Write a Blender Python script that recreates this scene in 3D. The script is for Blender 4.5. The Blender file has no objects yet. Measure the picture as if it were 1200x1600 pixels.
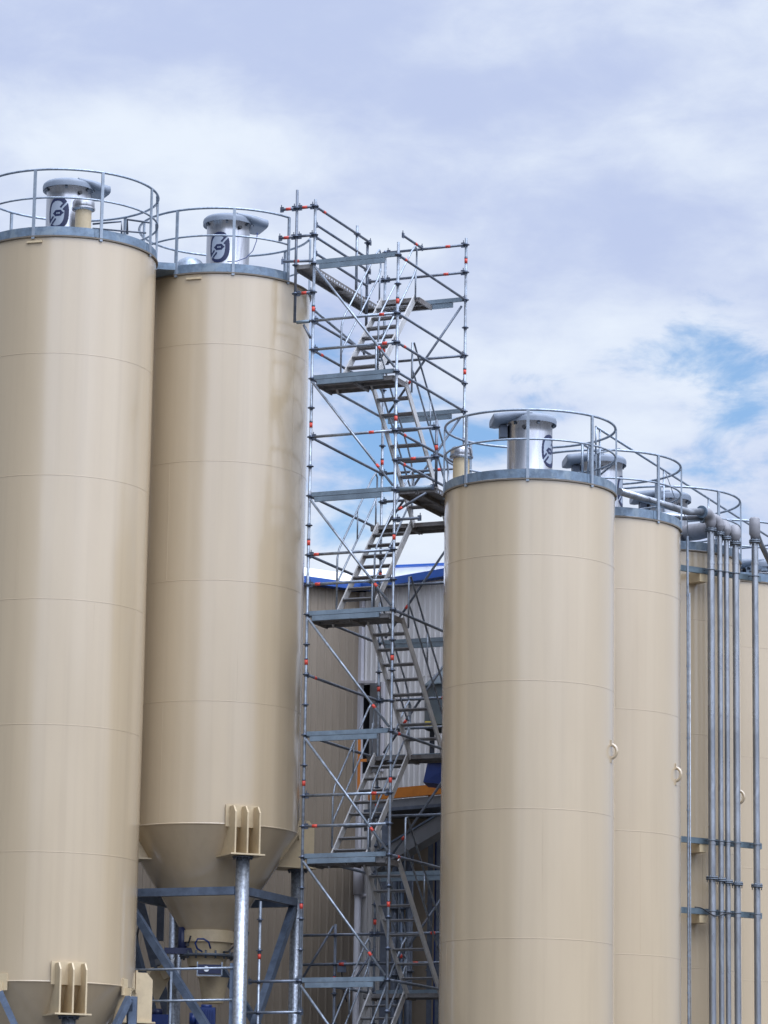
import bpy, math, random
from mathutils import Vector, Matrix, noise
random.seed(7)
R = math.radians
sc = bpy.context.scene
col = sc.collection

# ------------------------------------------------------------------ camera
F, PITCH, ROLL, CAMZ = 5400.0, 0.2027, 0.0157, 1.6       # focal length in photo pixels
cam_d = bpy.data.cameras.new("camera")
cam = bpy.data.objects.new("camera", cam_d)
col.objects.link(cam)
cam_d.sensor_fit = 'HORIZONTAL'
cam_d.sensor_width = 36.0
cam_d.lens = F / 1200.0 * 36.0
cam_d.clip_start = 0.5
cam_d.clip_end = 6000
cam.matrix_world = Matrix.Translation((0, 0, CAMZ)) @ Matrix.Rotation(math.pi / 2 + PITCH, 4, 'X') @ Matrix.Rotation(ROLL, 4, 'Z')
sc.camera = cam

# ------------------------------------------------------------------ sky and sun
SUN_EL, SUN_AZ = R(57), R(42)        # azimuth: to the right of straight behind the viewer
sun_dir = Vector((math.sin(SUN_AZ) * math.cos(SUN_EL), -math.cos(SUN_AZ) * math.cos(SUN_EL), math.sin(SUN_EL)))
sd = bpy.data.lights.new("sun", 'SUN')
sd.energy = 0.9
sd.angle = R(25)
sd.color = (1.0, 0.955, 0.89)
sun = bpy.data.objects.new("sun", sd)
col.objects.link(sun)
sun.rotation_euler = sun_dir.to_track_quat('Z', 'Y').to_euler()

w = bpy.data.worlds.new("World")
sc.world = w
w.use_nodes = True
nt = w.node_tree
nt.nodes.clear()
N = nt.nodes.new
L = nt.links.new


def mth(op, a, b=None, c=None, tree=None):
    n = (tree or nt).nodes.new("ShaderNodeMath")
    n.operation = op
    for i, v in enumerate((a, b, c)):
        if v is None:
            continue
        if isinstance(v, (int, float)):
            n.inputs[i].default_value = v
        else:
            (tree or nt).links.new(v, n.inputs[i])
    return n.outputs[0]


def ramp(val, lo, hi, tree=None, smooth=True):
    n = (tree or nt).nodes.new("ShaderNodeMapRange")
    n.interpolation_type = 'SMOOTHSTEP' if smooth else 'LINEAR'
    (tree or nt).links.new(val, n.inputs[0])
    n.inputs[1].default_value = lo
    n.inputs[2].default_value = hi
    return n.outputs[0]


sky = N("ShaderNodeTexSky")
sky.sky_type = 'NISHITA'
sky.sun_disc = False
sky.sun_elevation = SUN_EL
sky.sun_rotation = math.pi - SUN_AZ
sky.air_density = 1.0
sky.dust_density = 0.1
sky.ozone_density = 2.0
bg_sky = N("ShaderNodeBackground")
bg_sky.inputs[1].default_value = 0.15
hs_ = N("ShaderNodeHueSaturation")
hs_.inputs['Saturation'].default_value = 1.35
L(sky.outputs[0], hs_.inputs['Color'])
L(hs_.outputs[0], bg_sky.inputs[0])
tc = N("ShaderNodeTexCoord")
DIR = tc.outputs['Generated']


def wnoise(scale, loc, size, detail=6, rough=0.55, dist=0.0):
    mp = N("ShaderNodeMapping")
    mp.inputs['Location'].default_value = loc
    mp.inputs['Scale'].default_value = size
    L(DIR, mp.inputs[0])
    n = N("ShaderNodeTexNoise")
    n.inputs['Scale'].default_value = scale
    n.inputs['Detail'].default_value = detail
    n.inputs['Roughness'].default_value = rough
    n.inputs['Distortion'].default_value = dist
    L(mp.outputs[0], n.inputs['Vector'])
    return n.outputs[0]


def blob(px, py, rx, ry):
    """soft elliptical cloud bank / gap centred on a direction of the sky"""
    a = (px - 600) / F
    e = PITCH - (py - 800) / F
    d = Vector((math.sin(a) * math.cos(e), math.cos(a) * math.cos(e), math.sin(e)))
    sp = N("ShaderNodeVectorMath")
    sp.operation = 'SUBTRACT'
    L(DIR, sp.inputs[0])
    sp.inputs[1].default_value = d
    ml = N("ShaderNodeVectorMath")
    ml.operation = 'MULTIPLY'
    L(sp.outputs[0], ml.inputs[0])
    ml.inputs[1].default_value = (F / rx, F / rx, F / ry)
    ln = N("ShaderNodeVectorMath")
    ln.operation = 'LENGTH'
    L(ml.outputs[0], ln.inputs[0])
    sq = mth('MULTIPLY', ln.outputs['Value'], ln.outputs['Value'])
    return mth('POWER', 2.718, mth('MULTIPLY', sq, -1.0))


big = wnoise(9.0, (3.1, 0.7, 1.9), (1, 1, 2.6), 5, 0.5, 0.3)
fine = wnoise(30.0, (0.4, 2.2, 5.0), (1, 1, 2.0), 7, 0.6, 0.3)
vfine = wnoise(75.0, (1.4, 0.2, 3.0), (1, 1, 1.6), 8, 0.62, 0.4)
tex = mth('ADD', mth('ADD', mth('MULTIPLY', big, 0.66), mth('MULTIPLY', fine, 0.33)), mth('MULTIPLY', vfine, 0.07))
# brightness of the cloud deck: lit puffs against lavender undersides
lit = mth('MULTIPLY_ADD', tex, 3.5, -1.45)
for px, py, rx, ry, k in ((300, 235, 420, 55, 0.42), (760, 250, 200, 60, 0.30), (60, 190, 170, 60, 0.25), (1100, 260, 200, 70, 0.22),
                          (600, 110, 900, 60, -0.10), (1050, 120, 300, 70, -0.18), (620, 330, 180, 35, -0.28), (960, 380, 260, 80, -0.18),
                          (900, 540, 120, 50, 0.30), (1130, 620, 160, 80, 0.35), (640, 850, 200, 60, 0.25), (560, 620, 120, 80, 0.12), (1000, 500, 90, 40, .2)):
    lit = mth('ADD', lit, mth('MULTIPLY', blob(px, py, rx, ry), k))
lit = ramp(lit, -0.15, 1.15)
mixc = N("ShaderNodeMix")
mixc.data_type = 'RGBA'
L(lit, mixc.inputs[0])
mixc.inputs[6].default_value = (0.525, 0.610, 0.855, 1)
mixc.inputs[7].default_value = (0.815, 0.890, 1.0, 1)
# brighter cloud around the veiled sun
dt = N("ShaderNodeVectorMath")
dt.operation = 'DOT_PRODUCT'
L(DIR, dt.inputs[0])
dt.inputs[1].default_value = sun_dir
glow = mth('POWER', mth('MAXIMUM', dt.outputs['Value'], 0.0), 3.0)
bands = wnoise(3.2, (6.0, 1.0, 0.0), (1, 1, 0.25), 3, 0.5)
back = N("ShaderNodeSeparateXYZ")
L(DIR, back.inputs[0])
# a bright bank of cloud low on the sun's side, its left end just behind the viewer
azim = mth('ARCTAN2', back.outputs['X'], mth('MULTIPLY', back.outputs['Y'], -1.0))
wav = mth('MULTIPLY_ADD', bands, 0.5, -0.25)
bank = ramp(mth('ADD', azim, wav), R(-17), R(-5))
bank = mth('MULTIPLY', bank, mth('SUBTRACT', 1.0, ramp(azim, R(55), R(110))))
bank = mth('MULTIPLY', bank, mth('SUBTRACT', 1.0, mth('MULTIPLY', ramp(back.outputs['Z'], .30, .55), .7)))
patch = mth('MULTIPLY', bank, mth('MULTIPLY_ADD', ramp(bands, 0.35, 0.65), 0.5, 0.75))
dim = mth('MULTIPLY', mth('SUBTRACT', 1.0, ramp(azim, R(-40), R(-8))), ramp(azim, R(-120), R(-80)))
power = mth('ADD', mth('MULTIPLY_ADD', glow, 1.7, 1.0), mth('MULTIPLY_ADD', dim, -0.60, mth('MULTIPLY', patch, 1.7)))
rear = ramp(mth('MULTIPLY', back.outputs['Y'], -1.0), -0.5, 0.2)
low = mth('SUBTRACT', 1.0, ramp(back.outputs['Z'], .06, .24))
power = mth('MULTIPLY', power, mth('SUBTRACT', 1.0, mth('MULTIPLY', low, mth('MULTIPLY', rear, .85))))  # added dimming of the unseen low sky behind, keeps lower walls dark
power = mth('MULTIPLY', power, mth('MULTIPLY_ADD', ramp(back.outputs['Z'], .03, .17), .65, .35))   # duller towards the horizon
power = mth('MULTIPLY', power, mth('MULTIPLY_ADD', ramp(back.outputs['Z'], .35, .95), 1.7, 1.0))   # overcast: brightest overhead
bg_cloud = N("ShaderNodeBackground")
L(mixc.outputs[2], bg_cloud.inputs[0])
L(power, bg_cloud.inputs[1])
gap = mth('MULTIPLY_ADD', mth('SUBTRACT', 0.5, mth('MULTIPLY_ADD', fine, 0.6, mth('MULTIPLY', tex, 0.4))), 2.6, 0.06)
for px, py, rx, ry, k in ((1105, 530, 75, 60, 0.46), (1185, 600, 80, 75, 0.36), (600, 715, 95, 80, 0.50), (545, 830, 90, 50, 0.48), (1150, 720, 180, 70, 0.22), (1060, 560, 120, 60, .10),
                          (760, 690, 80, 50, 0.45), (670, 620, 60, 40, 0.40), (300, 200, 700, 200, -0.5), (950, 200, 500, 200, -0.5)):
    gap = mth('ADD', gap, mth('MULTIPLY', blob(px, py, rx, ry), k))
gap = mth('MULTIPLY', ramp(gap, 0.12, 0.62), 0.74)
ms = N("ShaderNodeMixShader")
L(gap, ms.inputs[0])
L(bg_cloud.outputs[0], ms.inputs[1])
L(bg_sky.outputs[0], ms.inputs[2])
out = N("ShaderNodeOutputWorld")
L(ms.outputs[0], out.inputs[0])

sc.view_settings.view_transform = 'Standard'
sc.view_settings.look = 'None'
sc.view_settings.exposure = 0.0
sc.view_settings.gamma = 1.0
sc.render.film_transparent = False
sc.render.engine = 'CYCLES'
sc.cycles.use_denoising = True
sc.cycles.max_bounces = 8


# ------------------------------------------------------------------ pixels to places
CR, SR = math.cos(ROLL), math.sin(ROLL)
CP, SP = math.cos(PITCH), math.sin(PITCH)


def at(px, py, Y):
    """the point at distance Y in front of the viewer that the photo shows at (px, py)"""
    dx, dy = px - 600.0, py - 800.0
    X = CR * dx + SR * dy
    V = SR * dx - CR * dy
    d = Vector((X, F * CP - V * SP, F * SP + V * CP))
    d *= Y / d.y
    return Vector((d.x, d.y, d.z + CAMZ))


def on_line(px, py, p0, u):
    """plan hit of the sight line through (px, py) with the vertical plane p0 + t u"""
    r = at(px, py, 1.0)
    det = r.x * (-u[1]) + u[0] * r.y
    Y = (p0[0] * (-u[1]) + u[0] * p0[1]) / det
    return at(px, py, Y * r.y)


# ------------------------------------------------------------------ materials
def mat(name, base, rough=0.5, metal=0.0, var=0.0, vscale=3.0, stretch=(1, 1, 1), coat=0.0, bump=0.0, bscale=40.0, rvar=0.0, spec=0.5, second=None, sscale=2.0, slo=.5, shi=.62, streak=0.0):
    m = bpy.data.materials.new(name)
    m.use_nodes = True
    t = m.node_tree
    b = t.nodes["Principled BSDF"]
    b.inputs['Roughness'].default_value = rough
    b.inputs['Metallic'].default_value = metal
    b.inputs['Coat Weight'].default_value = coat
    b.inputs['Coat Roughness'].default_value = .14
    b.inputs['Specular IOR Level'].default_value = spec
    b.inputs['Base Color'].default_value = (*base, 1)
    tcn = t.nodes.new("ShaderNodeTexCoord")
    mp = t.nodes.new("ShaderNodeMapping")
    mp.inputs['Scale'].default_value = stretch
    t.links.new(tcn.outputs['Object'], mp.inputs[0])

    def nz(s, det=4, ro=.6):
        n = t.nodes.new("ShaderNodeTexNoise")
        n.inputs['Scale'].default_value = s
        n.inputs['Detail'].default_value = det
        n.inputs['Roughness'].default_value = ro
        t.links.new(mp.outputs[0], n.inputs['Vector'])
        return n.outputs[0]
    colour = None
    if var:
        n1 = nz(vscale, 6, .65)
        mx = t.nodes.new("ShaderNodeMix")
        mx.data_type = 'RGBA'
        t.links.new(ramp(n1, .3, .7, t), mx.inputs[0])
        mx.inputs[6].default_value = tuple(c * (1 - var) for c in base) + (1,)
        mx.inputs[7].default_value = tuple(min(1, c * (1 + var)) for c in base) + (1,)
        colour = mx.outputs[2]
        if second:
            mx2 = t.nodes.new("ShaderNodeMix")
            mx2.data_type = 'RGBA'
            t.links.new(mth('MULTIPLY', ramp(nz(sscale, 8, .7), slo, shi, t), second[3], tree=t), mx2.inputs[0])
            t.links.new(colour, mx2.inputs[6])
            mx2.inputs[7].default_value = (*second[:3], 1)
            colour = mx2.outputs[2]
        if streak:                                   # faint rain streaks
            m3 = t.nodes.new("ShaderNodeMapping")
            m3.inputs['Scale'].default_value = (5, 5, .10)
            t.links.new(tcn.outputs['Object'], m3.inputs[0])
            n3 = t.nodes.new("ShaderNodeTexNoise")
            n3.inputs['Scale'].default_value = 1.6
            n3.inputs['Detail'].default_value = 3
            n3.inputs['Roughness'].default_value = .5
            t.links.new(m3.outputs[0], n3.inputs['Vector'])
            m4 = t.nodes.new("ShaderNodeMix")
            m4.data_type = 'RGBA'
            m4.blend_type = 'MULTIPLY'
            m4.inputs[0].default_value = 1
            t.links.new(colour, m4.inputs[6])
            g3 = mth('SUBTRACT', 1.0, mth('MULTIPLY', ramp(n3.outputs[0], .42, .74, t), streak, tree=t), tree=t)
            cc = t.nodes.new("ShaderNodeCombineColor")
            for q in range(3):
                t.links.new(g3, cc.inputs[q])
            t.links.new(cc.outputs[0], m4.inputs[7])
            colour = m4.outputs[2]
        t.links.new(colour, b.inputs['Base Color'])
    if rvar:
        t.links.new(mth('MULTIPLY_ADD', nz(vscale * 1.7), rvar * 2, rough - rvar, tree=t), b.inputs['Roughness'])
    if bump:
        bn = t.nodes.new("ShaderNodeBump")
        bn.inputs['Strength'].default_value = bump
        bn.inputs['Distance'].default_value = 0.02
        t.links.new(nz(bscale), bn.inputs['Height'])
        t.links.new(bn.outputs[0], b.inputs['Normal'])
    return m


M = {}
BEIGE = (0.462, 0.360, 0.230)
M['beige'] = mat("beige_paint", BEIGE, 0.27, 0, .03, .8, (1, 1, .22), coat=.8, spec=.7, bump=.05, bscale=.9, streak=.045)
M['beige_plain'] = mat("beige_bracket_paint", (0.52, 0.41, 0.25), 0.42, 0, .06, 4, second=(.42, .32, .2, .4), sscale=5)
M['galv'] = mat("galvanised_steel", (0.28, 0.32, 0.37), 0.45, .65, .25, 14, bump=.05, bscale=60, rvar=.08)
M['post'] = mat("galvanised_flat_bar", (0.26, 0.30, 0.345), 0.5, .3, .15, 9)
M['galv_band'] = mat("galvanised_band", (0.145, 0.195, 0.25), 0.5, .35, .25, 7, bump=.04, bscale=30, rvar=.08, second=(.26, .31, .34, .6), sscale=3.0)
M['lip'] = mat("roof_lip_shadow", (0.17, 0.14, 0.105), 0.6, 0, .1, 5)  # shadow gap under the kick plate painted into the lip colour
M['galv_leg'] = mat("spangled_galvanised_pipe", (0.36, 0.39, 0.43), 0.36, .8, .35, 22, bump=.08, bscale=70, rvar=.12)
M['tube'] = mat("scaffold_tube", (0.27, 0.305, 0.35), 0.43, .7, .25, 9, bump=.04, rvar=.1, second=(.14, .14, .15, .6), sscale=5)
M['tube_dark'] = mat("dark_scaffold_tube", (0.15, 0.17, 0.205), 0.5, .6, .25, 8, second=(.13, .12, .12, .6), sscale=4)  # darker tube tone, mostly for back and side members
M['collar'] = mat("rosette_steel", (0.10, 0.12, 0.16), 0.5, .6, .2, 20)
M['beam'] = mat("pipe_beam_steel", (0.095, 0.13, 0.15), 0.5, .3, .2, 6)
M['red'] = mat("red_band_paint", (0.56, 0.055, 0.032), 0.5, 0, .2, 12)
M['alu'] = mat("aluminium", (0.46, 0.45, 0.435), 0.5, .15, .15, 8, second=(.34, .31, .28, .5), sscale=4)
M['alu_dark'] = mat("dark_aluminium_tread", (0.30, 0.30, 0.31), 0.5, .15, .18, 10)  # darker aluminium tone for the treads
M['board'] = mat("galvanised_deck_edge", (0.20, 0.255, 0.30), 0.5, .4, .2, 6, second=(.12, .15, .18, .6), sscale=3)
M['deck'] = mat("steel_deck", (0.20, 0.19, 0.185), 0.6, .3, .2, 8, second=(.12, .09, .07, .6), sscale=3)
M['stainless'] = mat("stainless_steel", (0.44, 0.44, 0.455), 0.28, 1, .10, 3, (9, 9, .4), bump=.06, bscale=3, rvar=.05)
M['hood'] = mat("grey_hood", (0.185, 0.215, 0.26), 0.5, 0, .08, 5)
M['navy'] = mat("navy_paint", (0.012, 0.018, 0.06), 0.4)
M['silver'] = mat("silver_paint", (0.36, 0.40, 0.46), 0.45, .3)
M['elbow'] = mat("pale_wrapped_elbow", (0.215, 0.21, 0.22), 0.6, .1, .12, 7)
M['pipe'] = mat("steel_conveying_pipe", (0.33, 0.345, 0.365), 0.30, .8, .3, 5, (1, 1, .35), rvar=.1, second=(.16, .165, .18, .7), sscale=2.5)
M['flange'] = mat("flange_steel", (0.12, 0.14, 0.165), 0.5, .5, .2, 12)
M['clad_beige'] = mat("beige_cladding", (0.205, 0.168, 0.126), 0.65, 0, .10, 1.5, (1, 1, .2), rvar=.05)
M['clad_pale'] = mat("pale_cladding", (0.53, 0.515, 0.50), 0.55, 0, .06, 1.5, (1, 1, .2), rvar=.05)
M['trim'] = mat("pale_trim", (0.52, 0.51, 0.54), 0.5, 0, .05, 3)
M['blue_trim'] = mat("blue_trim", (0.012, 0.070, 0.30), 0.45, 0, .08, 4)
M['white'] = mat("white_cladding", (0.80, 0.81, 0.82), 0.55, 0, .04, 3)
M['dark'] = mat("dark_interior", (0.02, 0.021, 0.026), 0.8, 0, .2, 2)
M['steel_dark'] = mat("dark_steel", (0.085, 0.10, 0.13), 0.5, .4, .2, 6)
M['frame_steel'] = mat("frame_steel", (0.10, 0.13, 0.18), 0.45, .4, .22, 6, rvar=.08)
M['grey_paint'] = mat("grey_machine_paint", (0.15, 0.155, 0.165), 0.5, 0, .1, 4)
M['tank'] = mat("tank_grey", (0.10, 0.125, 0.14), 0.5, .1, .1, 4)
M['orange'] = mat("orange_paint", (0.42, 0.135, 0.012), 0.5, 0, .1, 5)
M['blue_paint'] = mat("blue_machine_paint", (0.010, 0.030, 0.14), 0.4, 0, .12, 6)
M['black'] = mat("black_rubber", (0.012, 0.012, 0.014), 0.6)
M['lamp'] = mat("pale_lamp_face", (0.85, 0.88, 0.9), 0.15)
M['concrete'] = mat("yard_concrete", (0.075, 0.072, 0.068), 0.9, 0, .2, .4, bump=.2, bscale=20)


# ------------------------------------------------------------------ mesh builder
class MB:
    def __init__(self):
        self.v, self.f, self.s, self.m, self.mats = [], [], [], [], []

    def mi(self, m):
        if m is None:
            return 0
        if m not in self.mats:
            self.mats.append(m)
        return self.mats.index(m)

    def face(self, idx, smooth=False, m=0):
        self.f.append(idx)
        self.s.append(smooth)
        self.m.append(m)

    def hexa(self, c, m=None):
        """8 corners: bottom loop then top loop"""
        k = self.mi(m)
        o = len(self.v)
        self.v += [tuple(p) for p in c]
        for q in ((3, 2, 1, 0), (4, 5, 6, 7), (0, 1, 5, 4), (1, 2, 6, 5), (2, 3, 7, 6), (3, 0, 4, 7)):
            self.face([o + i for i in q], False, k)
        return self

    def box(self, c, x, y, z, m=None):
        """centre and three half-axis vectors"""
        c, x, y, z = Vector(c), Vector(x), Vector(y), Vector(z)
        return self.hexa([c - x - y - z, c + x - y - z, c + x + y - z, c - x + y - z, c - x - y + z, c + x - y + z, c + x + y + z, c - x + y + z], m)

    def beam(self, p, q, w, h, up=(0, 0, 1), m=None):
        p, q = Vector(p), Vector(q)
        d = (q - p)
        u = Vector(up)
        s = d.cross(u)
        if s.length < 1e-6:
            s = d.cross(Vector((1, 0, 0)))
        s.normalize()
        u = s.cross(d).normalized()
        return self.box((p + q) / 2, d / 2, s * -w / 2, u * h / 2, m)

    def tube(self, pts, r, n=10, caps=True, m=None, closed=False):
        k = self.mi(m)
        pts = [Vector(p) for p in pts]
        o = len(self.v)
        cnt = len(pts)
        rr = r if isinstance(r, (list, tuple)) else [r] * cnt
        ref = None
        for i, p in enumerate(pts):
            if closed:
                d = (pts[(i + 1) % cnt] - pts[i - 1]).normalized()
            else:
                d = (pts[min(i + 1, cnt - 1)] - pts[max(i - 1, 0)]).normalized()
            if ref is None:
                ref = Vector((0, 0, 1)) if abs(d.z) < .9 else Vector((1, 0, 0))
            a = d.cross(ref).normalized()
            b = d.cross(a).normalized()
            ref = -b if not closed else ref
            for j in range(n):
                t = 2 * math.pi * j / n
                self.v.append(tuple(p + (a * math.cos(t) + b * math.sin(t)) * rr[i]))
        for i in range(cnt if closed else cnt - 1):
            i2 = (i + 1) % cnt
            for j in range(n):
                j2 = (j + 1) % n
                self.face([o + i * n + j, o + i * n + j2, o + i2 * n + j2, o + i2 * n + j], True, k)
        if caps and not closed:
            self.face([o + j for j in range(n)][::-1], False, k)
            self.face([o + (cnt - 1) * n + j for j in range(n)], False, k)
        return self

    def lathe(self, prof, c, n=48, a0=0.0, a1=2 * math.pi, m=None, smooth=True, wob=None, flip=False):
        """prof: list of (r, z); revolved round the vertical through c"""
        k = self.mi(m)
        full = abs(a1 - a0 - 2 * math.pi) < 1e-6
        cols_ = n if full else n + 1
        o = len(self.v)
        for (r, z) in prof:
            for j in range(cols_):
                t = a0 + (a1 - a0) * j / n
                q = r + (wob(t, z) if wob else 0)
                self.v.append((c[0] + q * math.cos(t), c[1] + q * math.sin(t), c[2] + z))
        for i in range(len(prof) - 1):
            for j in range(n):
                j2 = (j + 1) % cols_
                q = [o + i * cols_ + j, o + i * cols_ + j2, o + (i + 1) * cols_ + j2, o + (i + 1) * cols_ + j]
                self.face(q[::-1] if flip else q, smooth, k)
        return self

    def cyl(self, c, r, z0, z1, n=24, m=None):
        o = len(self.v)
        self.lathe([(r, z0), (r, z1)], (c[0], c[1], 0), n, m=m)
        k = self.mi(m)
        self.face([o + j for j in range(n)][::-1], False, k)
        self.face([o + n + j for j in range(n)], False, k)
        return self

    def disc(self, p, d, r, t, n=16, m=None):
        """a short cylinder centred at p along d, t thick"""
        d = Vector(d).normalized()
        return self.tube([Vector(p) - d * t / 2, Vector(p) + d * t / 2], r, n, True, m)

    def build(self, name, material=None, parent=None):
        me = bpy.data.meshes.new(name)
        off = parent_origin(parent)
        me.from_pydata([(x - off[0], y - off[1], z - off[2]) for x, y, z in self.v], [], self.f)
        me.polygons.foreach_set("use_smooth", self.s)
        if self.mats:
            for m in self.mats:
                me.materials.append(M[m])
            me.polygons.foreach_set("material_index", self.m)
        else:
            me.materials.append(M[material])
        me.update()
        ob = bpy.data.objects.new(name, me)
        col.objects.link(ob)
        if parent is not None:
            ob.parent = parent
        return ob


ORIG = {}


def parent_origin(p):
    o = Vector((0, 0, 0))
    while p is not None:
        o += p.location
        p = p.parent
    return o


def tag(o, label=None, cat=None, group=None, kind=None):
    for k, v in (('label', label), ('category', cat), ('group', group), ('kind', kind)):
        if v:
            o[k] = v
    return o


def thing(name, label, cat, loc, group=None):
    o = bpy.data.objects.new(name, None)
    o.empty_display_size = .2
    o.location = loc
    col.objects.link(o)
    return tag(o, label, cat, group)


# ------------------------------------------------------------------ ground
g = MB()
g.face([0, 1, 2, 3])
g.v = [(-3000, -3000, 0), (3000, -3000, 0), (3000, 3000, 0), (-3000, 3000, 0)]
tag(g.build("ground", 'concrete'), kind='structure')

# ------------------------------------------------------------------ silos
KB = .9717
RA, RB = 1.482, 1.425 * KB
HA, HB = 2.009, 2.073 * KB
SILO = {1: (-5.338, 55.49), 2: (-2.814, 57.50), 3: (2.436 * KB, 56.60 * KB)}
VROW = (1.3476 * KB, 2.9188 * KB)
for i in (4, 5, 6):
    SILO[i] = (SILO[3][0] + VROW[0] * (i - 3), SILO[3][1] + VROW[1] * (i - 3))


def axes(c):
    f = Vector((c[0], c[1], 0)).normalized()
    return f, Vector((f.y, -f.x, 0))


def around(c, phi):
    """horizontal unit vector, phi degrees to the right of the side facing the viewer"""
    f, r = axes(c)
    return -f * math.cos(R(phi)) + r * math.sin(R(phi))


def ang0(c):
    d = around(c, 0)
    return math.atan2(d.y, d.x)


def wobble(seed, amp):
    def fn(t, z):
        return amp * noise.noise(Vector((math.cos(t) * 2.2 + seed * 9, math.sin(t) * 2.2, z * .45))) + amp * .35 * noise.noise(Vector((math.cos(t) * 7 + seed * 5, math.sin(t) * 7, z * 1.3)))
    return fn


def silo(idx, label, r, zb, zt, seams, posts, ring=(-180, 180), rails=((-180, 180),), cone=None, brackets=(), legs=(), vseams=(), lug=None, back_posts=(), nrow=7, lugs=()):
    c = SILO[idx]
    f, rt = axes(c)
    root = thing("silo", label, "silo", (c[0], c[1], 0), "beige silos")
    a0 = ang0(c)
    # shell courses, each plate ring with a thin proud weld bead above it
    zs = sorted(seams)
    edges = [zb] + zs + [zt]
    sh = MB()
    wob = wobble(idx, .0045)
    for i in range(len(edges) - 1):
        lo, hi = edges[i], edges[i + 1]
        sh.lathe([(r, lo + (hi - lo) * k / nrow) for k in range(nrow + 1)], (c[0], c[1], 0), 160, wob=wob)
        if i < len(edges) - 2:
            sh.lathe([(r - .002, hi - .007), (r + .0028, hi - .004), (r + .0028, hi + .004), (r - .002, hi + .007)], (c[0], c[1], 0), 160, wob=wob, smooth=False)
    for phi, za, zc in vseams:                       # vertical weld of each plate
        d = around(c, phi)
        t = Vector((0, 0, 1)).cross(d)
        sh.box(Vector((c[0], c[1], (za + zc) / 2)) + d * (r - .002), t * .0045, d * .0036, (0, 0, (zc - za) / 2 - .02))
    shell = sh.build("shell", 'beige', root)
    # roof lip and roof
    lp = MB()
    lp.lathe([(r - .002, zt - .026), (r + .030, zt - .022), (r + .032, zt + .002), (r - .06, zt + .010)], (c[0], c[1], 0), 128, smooth=False)
    lp.build("roof_lip", 'lip', root)
    rf = MB()
    rf.lathe([(r - .03, zt + .006), (.02, zt + .05)], (c[0], c[1], 0), 64)
    rf.build("roof", 'galv_band', root)
    # kick plate round the roof edge
    kp = MB()
    rr = r + .004
    b0, b1 = a0 + R(ring[0]), a0 + R(ring[1])
    kp.lathe([(rr - .006, zt + .012), (rr, zt + .012), (rr, zt + .155), (rr - .006, zt + .155)], (c[0], c[1], 0), 120, b0, b1, smooth=False)
    kp.lathe([(rr - .006, zt + .012), (rr - .006, zt + .155)], (c[0], c[1], 0), 120, b0, b1, flip=True)
    for phi in posts:
        for s in (-3.5,):
            d = around(c, phi + s)
            t = Vector((0, 0, 1)).cross(d)
            kp.box(Vector((c[0], c[1], zt + .085)) + d * (rr + .004), t * .012, d * .004, (0, 0, .07))
    kp.build("kick_plate", 'galv_band', root)
    # guard rail
    gr = MB()
    for (p0, p1) in rails:
        n = max(8, int(abs(p1 - p0) / 4))
        for h, rad in ((1.12, .021), (.64, .017)):
            pts = [Vector((c[0], c[1], zt + h)) + around(c, p0 + (p1 - p0) * i / n) * rr for i in range(n + 1)]
            if p1 - p0 >= 360:
                gr.tube(pts[:-1], rad, 8, closed=True)
            else:
                gr.tube(pts, rad, 8)
    rail = gr.build("guard_rail", 'galv', root)
    for phi in tuple(posts) + tuple(back_posts):
        d = around(c, phi)
        t = Vector((0, 0, 1)).cross(d)
        pm = MB()
        pm.box(Vector((c[0], c[1], zt + .53)) + d * (rr + .012), t * .024, d * .014, (0, 0, .58))
        pm.build("post", 'post', rail)
    # lifting lug
    if lug:
        phi, z, rad = lug
        d = around(c, phi)
        t = Vector((0, 0, 1)).cross(d)
        lg = MB()
        base = Vector((c[0], c[1], z)) + d * (r - .01)
        pts = [base + (t * math.cos(a) * rad * .0 + d * math.cos(a) * rad * .95) + Vector((0, 0, math.sin(a) * rad)) for a in [R(-90 + 180 * i / 14) for i in range(15)]]
        lg.tube(pts, .027, 8)
        for s in (-1, 1):
            lg.box(base + Vector((0, 0, s * (rad + .02))), t * .03, d * .03, (0, 0, .05))
        lg.build("lifting_lug", 'beige', root)
    if cone:
        h, ro = cone
        cb = MB()
        cb.lathe([(ro, zb - h), (ro + (r - ro) * .5, zb - h / 2), (r - .004, zb - .004)], (c[0], c[1], 0), 128)
        cb.build("hopper_cone", 'beige', root)
        wr = MB()
        wr.lathe([(r - .01, zb - .022), (r + .007, zb - .010), (r + .007, zb + .004), (r, zb + .008)], (c[0], c[1], 0), 128)
        wr.build("cone_joint", 'beige', root)
        cl = MB()
        cl.lathe([(ro - .02, zb - h - .17), (ro + .035, zb - h - .17), (ro + .035, zb - h + .02), (ro, zb - h + .03)], (c[0], c[1], 0), 64, smooth=False)
        cl.build("outlet_collar", 'beige_plain', root)
    for phi in lugs:                                 # small anchor plates for the bracing
        d = around(c, phi)
        t = Vector((0, 0, 1)).cross(d)
        ap = MB()
        q = Vector((c[0], c[1], zb)) + d * (r + .012)
        ap.box(q + Vector((0, 0, -.02)), t * .08, d * .014, (0, 0, .13))
        ap.box(q + d * .05 + Vector((0, 0, -.10)), t * .012, d * .06, (0, 0, .07))
        ap.build("anchor_plate", 'beige_plain', root)
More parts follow.
